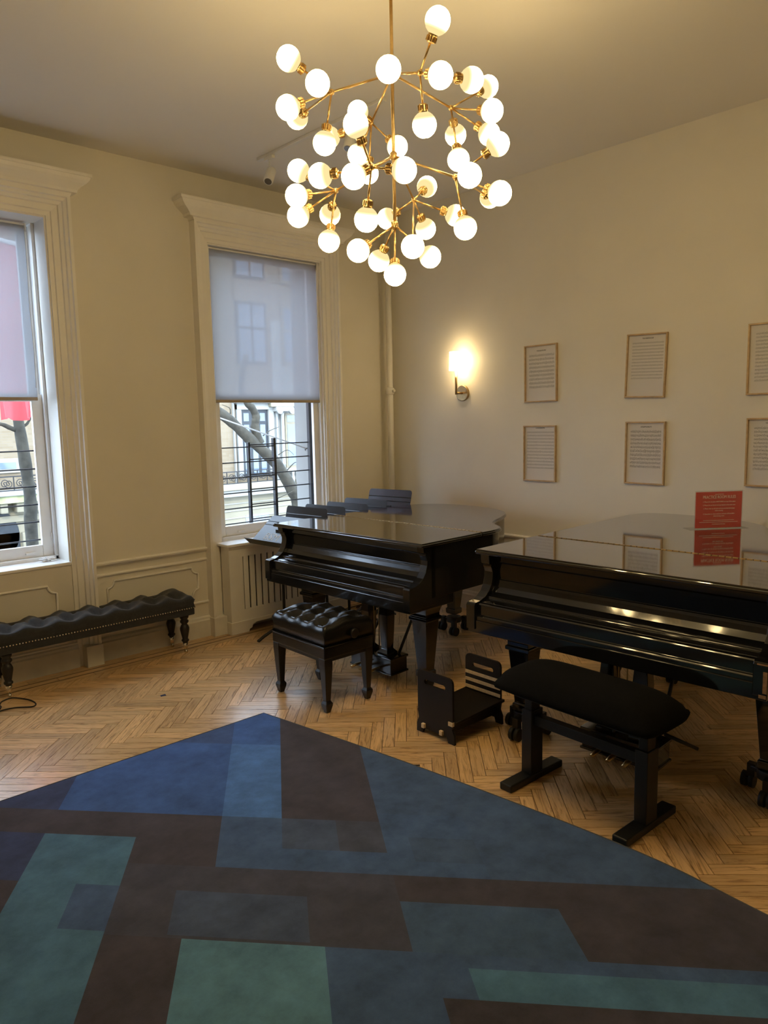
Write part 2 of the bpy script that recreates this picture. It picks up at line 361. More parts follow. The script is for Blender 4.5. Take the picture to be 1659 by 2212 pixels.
# ---- chair rail, wainscot, baseboards on the window wall
def rail_profile(prof, p0, p1, nrm):
    """extrude profile (depth, z) between p0 and p1 (floor points) along wall with inward normal nrm"""
    b = MB(); n = Vector(nrm); P = [Vector((*p0, 0)), Vector((*p1, 0))]
    vs = [q+n*d+Vector((0, 0, z)) for q in P for d, z in prof]; k = len(prof)
    b.add(vs, [tuple(range(k)), tuple(range(k, 2*k))[::-1]]+[(i, (i+1) % k, (i+1) % k+k, i+k) for i in range(k)]); return b
CHAIR = [(0, .715), (.010, .718), (.014, .728), (.030, .735), (.034, .748), (.024, .757), (0, .757)]
SUBR = [(0, .640), (.012, .645), (.016, .655), (.010, .665), (0, .668)]
SKIRT = [(0, 0), (.030, 0), (.030, .14), (.022, .15), (.018, .165), (.008, .175), (0, .175)]
CAPR = [(0, .285), (.012, .29), (.012, .30), (0, .305)]
def panel_mould(name, x0, x1, z0, z1, r, parent, y=YW, ax='x'):
    pts = []
    for (cx_, cz, a0) in ((x0, z1, 0), (x1, z1, -90), (x1, z0, -180), (x0, z0, -270)):
        for k in range(7):
            a = math.radians(a0-90+ (90/6)*(6-k)) if False else math.radians({0: -90+15*k, -90: 180+15*k, -180: 90+15*k, -270: 15*k}[a0])
            pts.append((cx_+r*math.cos(a), cz+r*math.sin(a)))
    # order corners clockwise with small flats
    order = []
    segs = [pts[i*7:(i+1)*7] for i in range(4)]
    order = [segs[0][0:], segs[1][0:], segs[2][0:], segs[3][0:]]
    poly = [p for s in order for p in s]
    if ax == 'x': P = [(p[0], y-.004, p[1]) for p in poly]
    else: P = [(y-.004, p[0], p[1]) for p in poly]
    P.append(P[0]); P.append(P[1])
    return MB().tube(P, .009, 6, cap=False).build(name, TRIM, parent)
t3 = struct('trim_3')
rail_profile(CHAIR, (2.067, YW), (3.017, YW), (0, -1, 0)).build('chair_rail', TRIM, t3)
rail_profile(SUBR, (2.067, YW), (3.017, YW), (0, -1, 0)).build('lower_rail', TRIM, t3)
rail_profile(CAPR, (2.067, YW), (3.017, YW), (0, -1, 0)).build('lower_rail', TRIM, t3)
panel_mould('panel_moulding', 2.17, 2.93, .36, .60, .055, t3)
t4 = struct('trim_4')
panel_mould('panel_moulding', W1[0]+.12, W1[1]-.12, .30, .64, .06, t4)
rail_profile([(0, .17), (.010, .175), (.010, .185), (0, .19)], (W1[0], YW), (W1[1], YW), (0, -1, 0)).build('lower_rail', TRIM, t4)
t5 = struct('trim_5'); rail_profile(CHAIR, (W2[1]+.148, YW), (XW, YW), (0, -1, 0)).build('chair_rail', TRIM, t5)
t6 = struct('trim_6'); rail_profile(CHAIR, (XW, YW), (XW, YF), (-1, 0, 0)).build('chair_rail', TRIM, t6)
bb = struct('baseboard_back')
for p, q in ((W1[0], W1[1]), (2.067, 3.017), (W2[1]+.148, XW), (XL, W1[0]-.148)): rail_profile(SKIRT, (p, YW), (q, YW), (0, -1, 0)).build('skirting', BASE, bb)
rail_profile(SKIRT, (XW, YW), (XW, YF), (-1, 0, 0)).build('baseboard_right', BASE, kind='structure')
rail_profile(SKIRT, (XL, YF), (XL, YW), (1, 0, 0)).build('baseboard_left', BASE, kind='structure')
rail_profile(SKIRT, (XL, YF), (XW, YF), (0, 1, 0)).build('baseboard_front', BASE, kind='structure')
# ---- windows
def window(name, w, yg, sillf, stile, bot_rail, top, hidden_jamb):
    x0, x1, z0, z1 = w; t = struct(name)
    j = MB()
    j.box((x0, YW+.002, z0), (x0+.012, YO-.01, z1)); j.box((x1-.012, YW+.002, z0), (x1, YO-.01, z1)); j.box((x0+.012, YW+.002, z1-.012), (x1-.012, YO-.01, z1))
    j.build('jamb', TRIM, t)
    xa, xb = x0+.012, x1-.012
    s = MB()
    for sx, dirn in ((xa, 1), (xb, -1)):
        s.box((sx, yg-.075, z0), (sx+dirn*.022, yg+.05, z1-.012)) if dirn > 0 else s.box((sx-.022, yg-.075, z0), (sx, yg+.05, z1-.012))
    s.build('stop_bead', SASHM, t, bevel=.003)
    xa += .022; xb -= .022
    zm = 1.99
    for nm, za, zb, yy in (('lower', z0+.03, zm+.02, yg-.02), ('upper', zm-.02, z1-.02, yg+.02)):
        r = bot_rail if nm == 'lower' else .05
        for sx in (xa, xb-stile): MB().box((sx, yy-.018, za), (sx+stile, yy+.018, zb)).build('sash_stile', SASHM, t, bevel=.004)
        MB().box((xa+stile, yy-.018, za), (xb-stile, yy+.018, za+r)).build('sash_rail', SASHM, t, bevel=.004)
        MB().box((xa+stile, yy-.018, zb-.05), (xb-stile, yy+.018, zb)).build('sash_rail', SASHM, t, bevel=.004)
        MB().box((xa+stile-.004, yy-.003, za+r-.004), (xb-stile+.004, yy+.003, zb-.046)).build('pane', GLASS, t)
    MB().box((x0+.012, yg-.075, z0-.018), (x1-.012, YO+.04, z0+.03)).build('subsill', SASHM, t, bevel=.004)
    if sillf: MB().box((x0, sillf, z0-.02), (x1, yg-.02, z0+.004)).build('window_sill', SASHM, t, bevel=.006)
    lf = MB().box(((x0+x1)/2+(.35 if name == 'window_1' else -.38), yg-.052, z0+.055), ((x0+x1)/2+(.35 if name == 'window_1' else -.38)+.07, yg-.037, z0+.068)).build('sash_lift', SASHM, t, bevel=.002)
    return t
win1 = window('window_1', W1, 5.70, YW-.01, .075, .085, 3.2, 0)
win2 = window('window_2', W2, 5.52, None, .055, .085, 3.2, 0)
MB().box((1.870, 5.655, .93), (1.884, 5.672, .99)).build('sash_lock', SASHM, win1, bevel=.003)
e = MB()
for xx in (W2[0]-.02, W2[1]-.035): e.box((xx, 5.585, .70), (xx+.055, YO+.06, 3.3))
e.build('masonry_reveal', STONEW, win2, bevel=.006)
# ---- roller shades
def shade(x0, x1, y, zb, zt, label):
    t = thing('roller_shade', label, 'shade', ((x0+x1)/2, y, zb), 0, 'pale roller shades pulled halfway down'); cx_ = (x0+x1)/2; hw = (x1-x0)/2
    n = 24; v = []
    for i in range(n+1):
        z = (zt-zb-.02)*i/n
        for k in range(9):
            xx = -hw+2*hw*k/8; v.append((xx, .0025*math.sin(z*7+k*.6), z+.012))
    f = [(i*9+k, i*9+k+1, (i+1)*9+k+1, (i+1)*9+k) for i in range(n) for k in range(8)]
    MB().add(v, f, True).build('fabric', SHADE, t)
    MB().box((-hw, -.007, 0), (hw, .007, .024)).build('hem_bar', mat('tan hem bar', (0.40, 0.32, 0.23), .6, noise=.05), t, bevel=.003)
    MB().cyl((-hw, .03, zt-zb-.015), (hw, .03, zt-zb-.015), .022).build('roller', WHITEM, t)
    MB().box((-hw, -.004, zt-zb-.008), (hw, .05, zt-zb+.006)).build('head_rail', WHITEM, t, bevel=.002)
    for s in (-1, 1): MB().box((s*(hw+.004)-.003, -.01, zt-zb-.05), (s*(hw+.004)+.003, .055, zt-zb+.006)).build('bracket', WHITEM, t)
    pts = [(hw-.006+.003*math.sin(k), -.012, zt-zb-.03-(zt-zb)*.9*k/10) for k in range(11)]
    MB().tube(pts, .0022, 5).build('pull_chain', WHITEM, t)
    return t
shade(W1[0]+.03, 1.840, 5.615, 1.965, 3.19, 'half-lowered pale roller shade in the window over the long tufted bench')
shade(W2[0]+.016, W2[1]-.035, 5.455, 1.945, 3.195, 'half-lowered pale roller shade in the window above the radiator cover')
# ---- floor
floor = MB().box((XL-.2, YF-.2, -.06), (XW+.2, YW+.05, -.013)).build('floor', mat('dark subfloor', (0.05, 0.03, 0.018), .8, noise=.1), kind='structure')
PW, PN = 0.0665, 6; PL = PW*PN; GAP = .0015
E1 = Vector((1, -1, 0))/math.sqrt(2); E2 = Vector((1, 1, 0))/math.sqrt(2)
YB = 5.14
def clip(poly, ax, lim, keep_less):
    out = []; n = len(poly)
    for i in range(n):
        a, c = poly[i], poly[(i+1) % n]
        ia = (a[ax] <= lim) == keep_less or a[ax] == lim; ic = (c[ax] <= lim) == keep_less or c[ax] == lim
        if ia: out.append(a)
        if ia != ic:
            t = (lim-a[ax])/(c[ax]-a[ax]); out.append(a+(c-a)*t)
    return out
planks = []
def on_rug(p): return p.x < 2.36 and p.y < 3.64
NI = int(9/PW)
for i in range(-NI, NI):
    for j in range(-NI//(2*PN)-2, NI//(2*PN)+2):
        x = i+2*PN*j; planks_i = (('h', x, i), ('v', i, i-2*PN+1+2*PN*j))
        for kind, gx, gy in planks_i:
            lx, ly = (PN, 1) if kind == 'h' else (1, PN)
            c = E1*((gx+lx/2)*PW)+E2*((gy+ly/2)*PW)+Vector((1.4, 2.2, 0))
            if not (XL-.3 < c.x < XW+.3 and YF-.3 < c.y < YB+.3): continue
            planks.append((kind, c))
def plank_corners(kind, c, g=GAP):
    d1, d2 = (E1, E2) if kind == 'h' else (E2, E1)
    a, w_ = PL/2-g, PW/2-g
    return [c-d1*a-d2*w_, c+d1*a-d2*w_, c+d1*a+d2*w_, c-d1*a+d2*w_]
cand = []
for idx, (kind, c) in enumerate(planks):
    cs = plank_corners(kind, c)
    inside = all(p.x < XW-.01 and p.y < YB-.001 for p in cs)
    if not inside or on_rug(c): continue
    d = (c-C0).dot(_fw)
    if d < .5: continue
    q = [proj(p) for p in cs]
    vis = sum(0 <= u < 1659 and 0 <= v_ < 2212 for u, v_, _ in q)
    if vis < 2: continue
    ar = abs(sum(q[k][0]*q[(k+1) % 4][1]-q[(k+1) % 4][0]*q[k][1] for k in range(4)))/2
    cand.append((ar, idx))
cand.sort(reverse=True); single = {i for _, i in cand[:298]}
def plank_mesh():
    b = MB(); a, w_ = PL/2-GAP, PW/2-GAP; b.box((-a, -w_, -.012), (a, w_, 0)); me = b.mesh('plank'); me.materials.append(OAK)
    uvl = me.uv_layers.new(name='UVMap')
    for lp in me.loops:
        v = me.vertices[lp.vertex_index].co; uvl.data[lp.index].uv = (v.x, v.y)
    return me
pme = plank_mesh(); sv = []; sf = []; suv = []; srn = []
for idx, (kind, c) in enumerate(planks):
    d1 = E1 if kind == 'h' else E2
    if idx in single:
        o = bpy.data.objects.new('plank', pme); COL.objects.link(o); o.parent = floor; o.location = (c.x, c.y, random.uniform(-.0004, .0002)); o.rotation_euler = (0, 0, math.atan2(d1.y, d1.x))
        continue
    poly = plank_corners(kind, c)
    for ax, lim, kl in ((0, XW, True), (1, YB, True), (0, XL, False), (1, YF, False)):
        poly = clip(poly, ax, lim, kl)
        if len(poly) < 3: break
    if len(poly) < 3: continue
    n = len(poly); o0 = len(sv); d2 = Vector((-d1.y, d1.x, 0)); rr = random.random()
    sv += [(p.x, p.y, 0) for p in poly]+[(p.x, p.y, -.012) for p in poly]
    fs = [tuple(o0+k for k in range(n))]+[(o0+k, o0+(k+1) % n, o0+n+(k+1) % n, o0+n+k) for k in range(n)]
    for f_ in fs:
        sf.append(f_); srn.append(rr)
        for vi in f_:
            p = Vector(sv[vi])-c; suv.append((p.dot(d1), p.dot(d2)))
def plank_stuff(name, sv, sf, suv, srn):
    me = bpy.data.meshes.new(name); me.from_pydata(sv, [], sf); me.update(); me.materials.append(OAK)
    ul = me.uv_layers.new(name='UVMap'); ul.data.foreach_set('uv', [x for p in suv for x in p])
    at = me.attributes.new('rnd', 'FLOAT', 'FACE'); at.data.foreach_set('value', srn)
    o = bpy.data.objects.new(name, me); COL.objects.link(o); o.parent = floor; return o
po = plank_stuff('herringbone_planks', sv, sf, suv, srn); po['kind'] = 'stuff'
# border planks along the window wall
yb = YB+.001
for wd_, m_ in ((.06, OAK), (.014, INLAY), (.06, OAK), (.014, INLAY), (.066, OAK), (.068, OAK)):
    x = XL
    while x < XW:
        ln = random.uniform(.9, 1.6) if m_ is OAK else 2.5
        x2 = min(XW, x+ln); me = MB().box((x+GAP, yb+GAP, -.012), (x2-GAP, yb+wd_-GAP, 0)).mesh('border_plank'); me.materials.append(m_)
        ul = me.uv_layers.new(name='UVMap')
        for lp in me.loops:
            v = me.vertices[lp.vertex_index].co; ul.data[lp.index].uv = (v.x, v.y)
        o = bpy.data.objects.new('border_plank' if m_ is OAK else 'inlay_strip', me); COL.objects.link(o); o.parent = floor
        x = x2
    yb += wd_
# ---- rug
def rug():
    out = [(-1.0, 3.68), (.888, 3.676), (2.375, 3.659)] + [(p.x, p.y) for p in catmull([(2.375, 3.659, 0), (2.531, 2.537, 0), (2.632, 1.423, 0), (2.60, .83, 0), (2.5, -.2, 0)], 8)[1:]] + [(-1.0, -.2)]
    bm = bmesh.new(); vs = [bm.verts.new((x, y, .009)) for x, y in out]; bm.faces.new(vs)
    q = 1/math.sqrt(2)
    def cut(n, d):  # n.(x,y)=d
        g = bm.verts[:]+bm.edges[:]+bm.faces[:]; nn = Vector((n[0], n[1], 0)); ln = nn.length; nn.normalize()
        bmesh.ops.bisect_plane(bm, geom=g, plane_co=nn*(d/ln), plane_no=nn)
    # s = v+.18u, t = u+.073v with u=(x+y)q, v=(x-y)q
    sn = (q*(1+.18), q*(.18-1)); tn = (q*(1+.073), q*(1-.073))
    dk, nv, mb, tl, lt, bl = (.028, .025, .027), (.020, .028, .055), (.028, .050, .085), (.036, .082, .110), (.048, .105, .125), (.022, .050, .115)
    R_ = [(-9, 9, -9, 9, dk), (-9, -1.085, 3.03, 9, nv), (-1.085, -.04, 3.03, 3.765, bl), (-1.085, -.312, 3.765, 9, (.022, .04, .08)), (-.312, -.04, 3.03, 3.765, (.034, .08, .16)), (-.312, -.04, 3.765, 9, (.024, .055, .125)),
          (-1.085, -.675, 2.26, 2.838, tl), (-.85, -.675, 2.26, 2.51, mb), (-9, -1.085, 2.51, 2.838, nv), (-9, -.675, -9, 2.26, tl), (-9, -1.0, -9, 2.0, mb),
          (-.312, .394, 2.655, 3.03, mb), (-.04, .20, 2.80, 3.03, (.030, .042, .06)), (.20, .394, 2.80, 3.03, (.030, .034, .042)),
          (.394, 9, 2.655, 9, (.028, .048, .078)), (.394, .77, 2.655, 3.1, mb), (.5, .77, 2.75, 2.92, (.026, .044, .07)),
          (-.675, .394, 2.245, 2.655, (.029, .030, .036)), (-.45, .05, 2.26, 2.5, (.029, .040, .058)), (.394, .96, 2.245, 2.5, (.028, .05, .078)),
          (-.396, .10, -9, 2.245, lt), (.10, .45, -9, 2.245, mb), (.45, .56, 2.055, 2.245, mb), (.56, 9, 2.055, 2.185, tl), (.56, 9, 2.185, 2.245, mb)]
    R_ = [(*r[:4], (r[4][0]*2.15, r[4][1]*2.3, r[4][2]*3.0)) for r in R_]
    for sv_ in sorted({r[k] for r in R_ for k in (0, 1) if abs(r[k]) < 8}): cut(sn, sv_)
    for tv in sorted({r[k] for r in R_ for k in (2, 3) if abs(r[k]) < 8}): cut(tn, tv)
    lay = bm.faces.layers.float_color.new('tint') if hasattr(bm.faces.layers, 'float_color') else None
    cols = []
    bm.faces.ensure_lookup_table()
    for f_ in bm.faces:
        c = f_.calc_center_median(); u, v = (c.x+c.y)*q, (c.x-c.y)*q; s_, t_ = v+.18*u, u+.073*v; col = dk
        for r in R_:
            if r[0] <= s_ < r[1] and r[2] <= t_ < r[3]: col = r[4]
        cols.append(col)
    me = bpy.data.meshes.new('area_rug'); bm.to_mesh(me); bm.free()
    at = me.attributes.new('tint', 'FLOAT_COLOR', 'FACE') if 'tint' not in me.attributes else me.attributes['tint']
    for i, c in enumerate(cols): at.data[i].color = (*c, 1)
    me.materials.append(RUGM)
    t = thing('area_rug', 'large blue and charcoal rug printed with overlapping rectangles on the oak floor', 'rug', (0, 0, 0))
    o = bpy.data.objects.new('pile', me); COL.objects.link(o); o.parent = t
    # edge binding
    ring = [(x, y) for x, y in out]; n = len(ring); b = MB()
    vs = [(x, y, .009) for x, y in ring]+[(x, y, .0005) for x, y in ring]
    b.add(vs, [(i, (i+1) % n, (i+1) % n+n, i+n) for i in range(n)])
    P = [(x, y, .0075) for x, y in ring]+[(ring[0][0], ring[0][1], .0075)]
    b.tube(P, .004, 6, cap=False)
    b.build('edge_binding', mat('grey binding', (.10, .10, .105), .9, noise=.2, nscale=90), t)
rug()
# ================================================================== PIANOS
def offset_poly(pl, d):
    n = len(pl); out = []
    ar = sum(pl[i][0]*pl[(i+1) % n][1]-pl[(i+1) % n][0]*pl[i][1] for i in range(n)); sg = 1 if ar > 0 else -1
    for i in range(n):
        a, b, c = Vector(pl[i-1]), Vector(pl[i]), Vector(pl[(i+1) % n])
        e1, e2 = (b-a).normalized(), (c-b).normalized(); n1, n2 = Vector((e1.y, -e1.x))*sg, Vector((e2.y, -e2.x))*sg
        m_ = (n1+n2).normalized(); k = max(.5, m_.dot(n1)); out.append((b.x+m_.x*d/k, b.y+m_.y*d/k))
    return out
def clip2(poly, a_lim, keep_less):
    P = [Vector((p[0], p[1], 0)) for p in poly]; return [(p.x, p.y) for p in clip(P, 0, a_lim, keep_less)]
def wheel(b, c, r, w, axis='Y'):
    c = Vector(c); d = Vector((0, w/2, 0)) if axis == 'Y' else Vector((w/2, 0, 0))
    b.cyl(c-d, c+d, r, n=14)
def caster_truck(parent, a, bb_, n3, MLK):
    t = MB()
    # three-armed steel bracket carrying paired wheels
    for k in range(3):
        g = math.radians(k*120+n3); dx, dy = math.cos(g), math.sin(g)
        t.obox((a, bb_, .105), (a+dx*.10, bb_+dy*.10, .105), .035, .02); t.box((a+dx*.10-.018, bb_+dy*.10-.018, .06), (a+dx*.10+.018, bb_+dy*.10+.018, .125))
    t.cyl((a, bb_, .09), (a, bb_, .135), .06)
    o = t.build('caster_bracket', BMET, parent, bevel=.002)
    for k in range(3):
        g = math.radians(k*120+n3); dx, dy = math.cos(g), math.sin(g); wb = MB()
        for s in (-1, 1): wheel(wb, (a+dx*.115, bb_+dy*.115+s*.017, .036), .036, .022)
        wb.build('wheel', RUBB, o)
def piano(name, label, org, rz, W, zl, za, tail, M_, LM, lyre_b, legs, truck, hinge_m):
    """local +x runs from keyboard to tail, local -y runs from bass to treble; b = -y"""
    t = thing(name, label, 'piano', (org[0], org[1], 0), rz)
    fn = lambda a, b_, z: (a, -b_, z)
    out = [(.20, 0)]+[(p.x, p.y) for p in catmull([(p[0], p[1], 0) for p in tail], 6)]+[(.20, W)]
    zb = za-.10
    # rim: shell of the case
    inner = offset_poly(out, -.045)
    rim = MB(); n = len(out)
    for ring_o, ring_i in ((out, inner),):
        vs = [fn(*p, zb) for p in ring_o]+[fn(*p, zl-.026) for p in ring_o]+[fn(*p, zl-.026) for p in ring_i]+[fn(*p, zb) for p in ring_i]
        fs = []
        for i in range(n):
            j = (i+1) % n
            for k in range(4): fs.append((i+k*n, j+k*n, j+((k+1) % 4)*n, i+((k+1) % 4)*n))
        rim.add(vs, fs, False)
        for q in range(len(fs)): pass
    ro = rim.build('rim', M_, t, bevel=.003)
    for p in ro.data.polygons: p.use_smooth = True
    md = ro.modifiers.new('wn', 'WEIGHTED_NORMAL')
    MB().prism(offset_poly(out, -.04), zb+.03, zb+.05, fn).build('soundboard', mat('raw spruce underside', (.06, .035, .02), .7, noise=.2), t)
    bm_ = MB()
    for k in range(3): bm_.box((.5, -(.35+.38*k)-.03, zb-.03), (1.05, -(.35+.38*k)+.03, zb+.03))
    bm_.box((1.0, -1.0, zb-.03), (1.08, -.15, zb+.03))
    bm_.build('beam', EBON, t)
    # arms
    top = zl-.026
    prof = [(0, za-.145), (0, za-.015), (.006, za-.003), (.02, za), (.055, za+.004), (.09, za+.016), (.125, za+.040), (.150, za+.075), (.163, za+.115), (.165, za+.145), (.155, za+.170), (.150, za+.178), (.150, za+.19), (.135, za+.195), (.130, top), (.24, top), (.24, za-.145)]
    for b0 in (0, W-.058):
        a_ = MB(); nn = len(prof)
        vs = [(p[0], -b0, p[1]) for p in prof]+[(p[0], -(b0+.058), p[1]) for p in prof]
        a_.add(vs, [tuple(range(nn)), tuple(range(nn, 2*nn))[::-1]]+[(i, (i+1) % nn, (i+1) % nn+nn, i+nn) for i in range(nn)])
        a_.build('arm', M_, t, bevel=.003)
    # keybed, key slip, fallboard
    MB().box((.008, -(W-.004), za-.165), (.42, -.004, za-.095)).build('keybed', M_, t, bevel=.004)
    ks = MB(); kp = [(.012, za-.095), (.012, za-.075), (.018, za-.07), (.030, za-.066), (.030, za-.012), (.036, za-.006), (.10, za-.004), (.10, za-.095)]
    ks.prism(kp, -.058, -(W-.058), lambda p, q, d: (p, d, q)); ks.build('key_slip', M_, t, bevel=.002)
    fb = MB(); fp = [(.06, za-.004), (.095, za+.004), (.112, za+.006), (.118, za+.018), (.135, za+.022), (.160, za+.036), (.182, za+.062), (.192, za+.085), (.194, za+.10), (.200, za+.102), (.200, top-.055), (.188, top-.05), (.188, top-.002), (.26, top-.002), (.26, za-.03), (.06, za-.03)]
    fo = fb.prism(fp, -.058, -(W-.058), lambda p, q, d: (p, d, q)).build('fallboard', M_, t, bevel=.003)
    # lid
    lo = offset_poly([(.115, 0)]+out[1:-1]+[(.115, W)], .016)
    hz_ = .70
    for nm, pl in (('lid_flap', clip2(lo, hz_-.004, True)), ('lid', clip2(lo, hz_+.004, False))):
        MB().prism(pl, zl-.026, zl-.007, fn).build('lid_edge' if False else nm, LM, t, bevel=.006, seg=3)
        MB().prism(offset_poly(pl, -.007), zl-.008, zl, fn).build('lid_panel', LM, t, bevel=.002)
    hg = MB()
    nseg = 46; bw = W/nseg
    for k in range(nseg): hg.box((hz_-.006, -(k*bw+bw*.9), zl-.006), (hz_+.006, -(k*bw+bw*.1), zl+.003))
    hg.build('hinge', hinge_m, t)
    # legs
    for (a_, b_, zf) in legs:
        lg = MB()
        def sq(h, z): return [(a_-h, -b_-h, z), (a_+h, -b_-h, z), (a_+h, -b_+h, z), (a_-h, -b_+h, z)]
        st = [(.105, zb+.0), (.098, zb-.06), (.075, zb-.115), (.068, zb-.145), (.068, zb-.165), (.078, zb-.17), (.078, zb-.19), (.064, zb-.196), (.062, zb-.22), (.040, zf+.06), (.040, zf+.05), (.048, zf+.045), (.048, zf+.01), (.040, zf)]
        vs = [p for h, z in st for p in sq(h, z)]; k = len(st)
        lg.add(vs, [(3, 2, 1, 0), tuple(range(4*k-4, 4*k))]+[(i*4+j, i*4+(j+1) % 4, i*4+4+(j+1) % 4, i*4+4+j) for i in range(k-1) for j in range(4)])
        lo_ = lg.build('leg', M_, t, bevel=.003)
        if truck: caster_truck(lo_, a_, -b_, truck, M_)
        else:
            c = MB(); c.cyl((a_, -b_, zf-.025), (a_, -b_, zf), .02); c.box((a_-.012, -b_-.022, .03), (a_+.03, -b_+.022, zf-.02)); c.build('caster_bracket', BRASSD, lo_)
            w_ = MB(); wheel(w_, (a_+.018, -b_-.016, .036), .036, .02); wheel(w_, (a_+.018, -b_+.016, .036), .036, .02); w_.build('wheel', RUBB, lo_)
    # lyre
    ly = MB(); a_, b_ = .31, lyre_b; zbx = .05
    ly.box((a_-.06, -b_-.20, zbx), (a_+.10, -b_+.20, zbx+.10))
    ly.box((a_-.068, -b_-.208, zbx+.095), (a_+.108, -b_+.208, zbx+.112)); ly.box((a_-.068, -b_-.208, zbx-.008), (a_+.108, -b_+.208, zbx+.006))
    lyo = ly.build('pedal_box', M_, t, bevel=.004)
    for s in (-1, 1):
        p = MB(); st = [(.052, zbx+.11), (.050, zbx+.125), (.030, zbx+.15), (.036, .32), (.040, .44), (.030, zb-.10), (.05, zb-.08), (.052, za-.165)]
        vs = []
        for h, z in st: vs += [(a_+.02-h, -b_+s*.09-h, z), (a_+.02+h, -b_+s*.09-h, z), (a_+.02+h, -b_+s*.09+h, z), (a_+.02-h, -b_+s*.09+h, z)]
        k = len(st); p.add(vs, [(3, 2, 1, 0), tuple(range(4*k-4, 4*k))]+[(i*4+j, i*4+(j+1) % 4, i*4+4+(j+1) % 4, i*4+4+j) for i in range(k-1) for j in range(4)])
        p.build('lyre_post', M_, t, bevel=.004)
        MB().cyl((a_+.06, -b_+s*.16, zbx+.11), (a_+.42, -b_+s*.13, zb), .010, n=8).build('lyre_brace', EBON, t)
    for k in (-1, 0, 1):
        pd = MB(); yb_ = -b_+k*.085
        pd.tube([(a_, yb_, zbx+.03), (a_-.06, yb_, zbx+.032), (a_-.12, yb_, zbx+.030), (a_-.165, yb_, zbx+.018)], [.008, .011, .016, .012], 10)
        for i in range(len(pd.v)):
            x, y, z = pd.v[i]; pd.v[i] = (x, y, zbx+.024+(z-zbx-.024)*.55)
        pd.build('pedal', BRASS, t)
        MB().cyl((a_+.03, -b_+k*.05, zbx+.11), (a_+.03, -b_+k*.05, za-.165), .004, n=6).build('pedal_rod', BRASSD, t)
    return t
T1 = [(1.30, 0), (1.52, .015), (1.70, .10), (1.80, .28), (1.82, .52), (1.77, .78), (1.63, 1.0), (1.42, 1.12), (1.22, 1.20), (1.10, 1.27), (1.02, 1.37), (.95, 1.45), (.84, 1.483), (.70, 1.483)]
P1 = piano('grand_piano', 'satin black grand piano nearer the windows with closed lid', (3.015, 4.545), math.radians(1.7), 1.483, 1.02, .76, T1, LACQM, LIDM, .86,
      [(.30, .20, .075), (.34, 1.30, .075), (1.45, .62, .16)], None, BRASSD)
T2 = [(1.90, 0), (2.02, .04), (2.09, .16), (2.10, .40), (2.05, .66), (1.92, .86), (1.74, .97), (1.50, 1.06), (1.30, 1.16), (1.16, 1.28), (1.06, 1.41), (.96, 1.50), (.84, 1.53), (.70, 1.53)]
P2 = piano('grand_piano', 'glossy black grand piano with worn corners carrying the red rules sign', (2.975, 2.545), math.radians(1.9), 1.53, 1.06, .785, T2, LACQ, LIDG, .77,
      [(.28, .19, .135), (.46, 1.425, .135), (1.70, .45, .135)], 70, BRASS)
# tail leg of the first piano stands in a caster truck
lg = [c for c in P1.children if c.name.startswith('leg')][2]
for c in list(lg.children): bpy.data.objects.remove(c)
caster_truck(lg, 1.45, -.62, 100, None)
# chipped veneer on the second piano
CHIP = mat('bare chipped wood', (.33, .19, .09), .7, noise=.3, nscale=60)
for (y0, z0, w, h) in ((-1.488, .773, .040, .006), (-1.512, .70, .016, .09), (-1.498, .64, .028, .014)):
    MB().box((-.0012, y0-w, z0-h/2), (.0008, y0, z0+h/2)).build('bare_wood_chip', CHIP, P2)
# ================================================================== SIGN on the second piano
sg = thing('sign_holder', 'clear acrylic stand with a red practice room rules card on the glossy piano', 'sign', (4.60, 1.875, 1.0605), math.radians(52))
sw, sh = .30, .225
MB().box((-.02, -.19, 0), (.075, .19, .003)).build('base', ACRYL, sg, bevel=.001)
MB().box((-.003, -.155, .003), (-.001, .155, .003+sh+.01)).build('front_sheet', ACRYL, sg)
MB().box((.002, -.155, .003), (.004, .155, .003+sh+.01)).build('back_sheet', ACRYL, sg)
cardo = MB().box((-.0006, -sw/2, .006), (.0014, sw/2, .006+sh)).build('card', PAPERR, sg)
def face_mw(x, y, z, k=1.0): return Matrix(((0, 0, -1, x), (-k, 0, 0, y), (0, 1, 0, z), (0, 0, 0, 1)))
text_mesh('title_lettering', 'PRACTICE ROOM RULES', .0265, INK, sg, face_mw(-.0042, 0, .190, .74))
lines = [(.0115, .166, '1. Please do not place ANYTHING on top of the piano'), (.0115, .145, '2. Please do not throw out any liquids in the trash cans'), (.0112, .124, '3. Please clean up all trash and any personal belongings'), (.0112, .111, 'before leaving'), (.0112, .090, '4. Remember to close windows and turn off humidifier'), (.0112, .077, 'when leaving room')]
for sz, z, tx in lines: text_mesh('rule_lettering', tx, sz, INK, sg, face_mw(-.0042, 0, z, .82))
for z, w in ((.052, .20), (.041, .25), (.028, .085), (.214, .055)): MB().box((-.0044, -w/2, z), (-.0036, w/2, z+.0022)).build('fine_print', INK, sg)
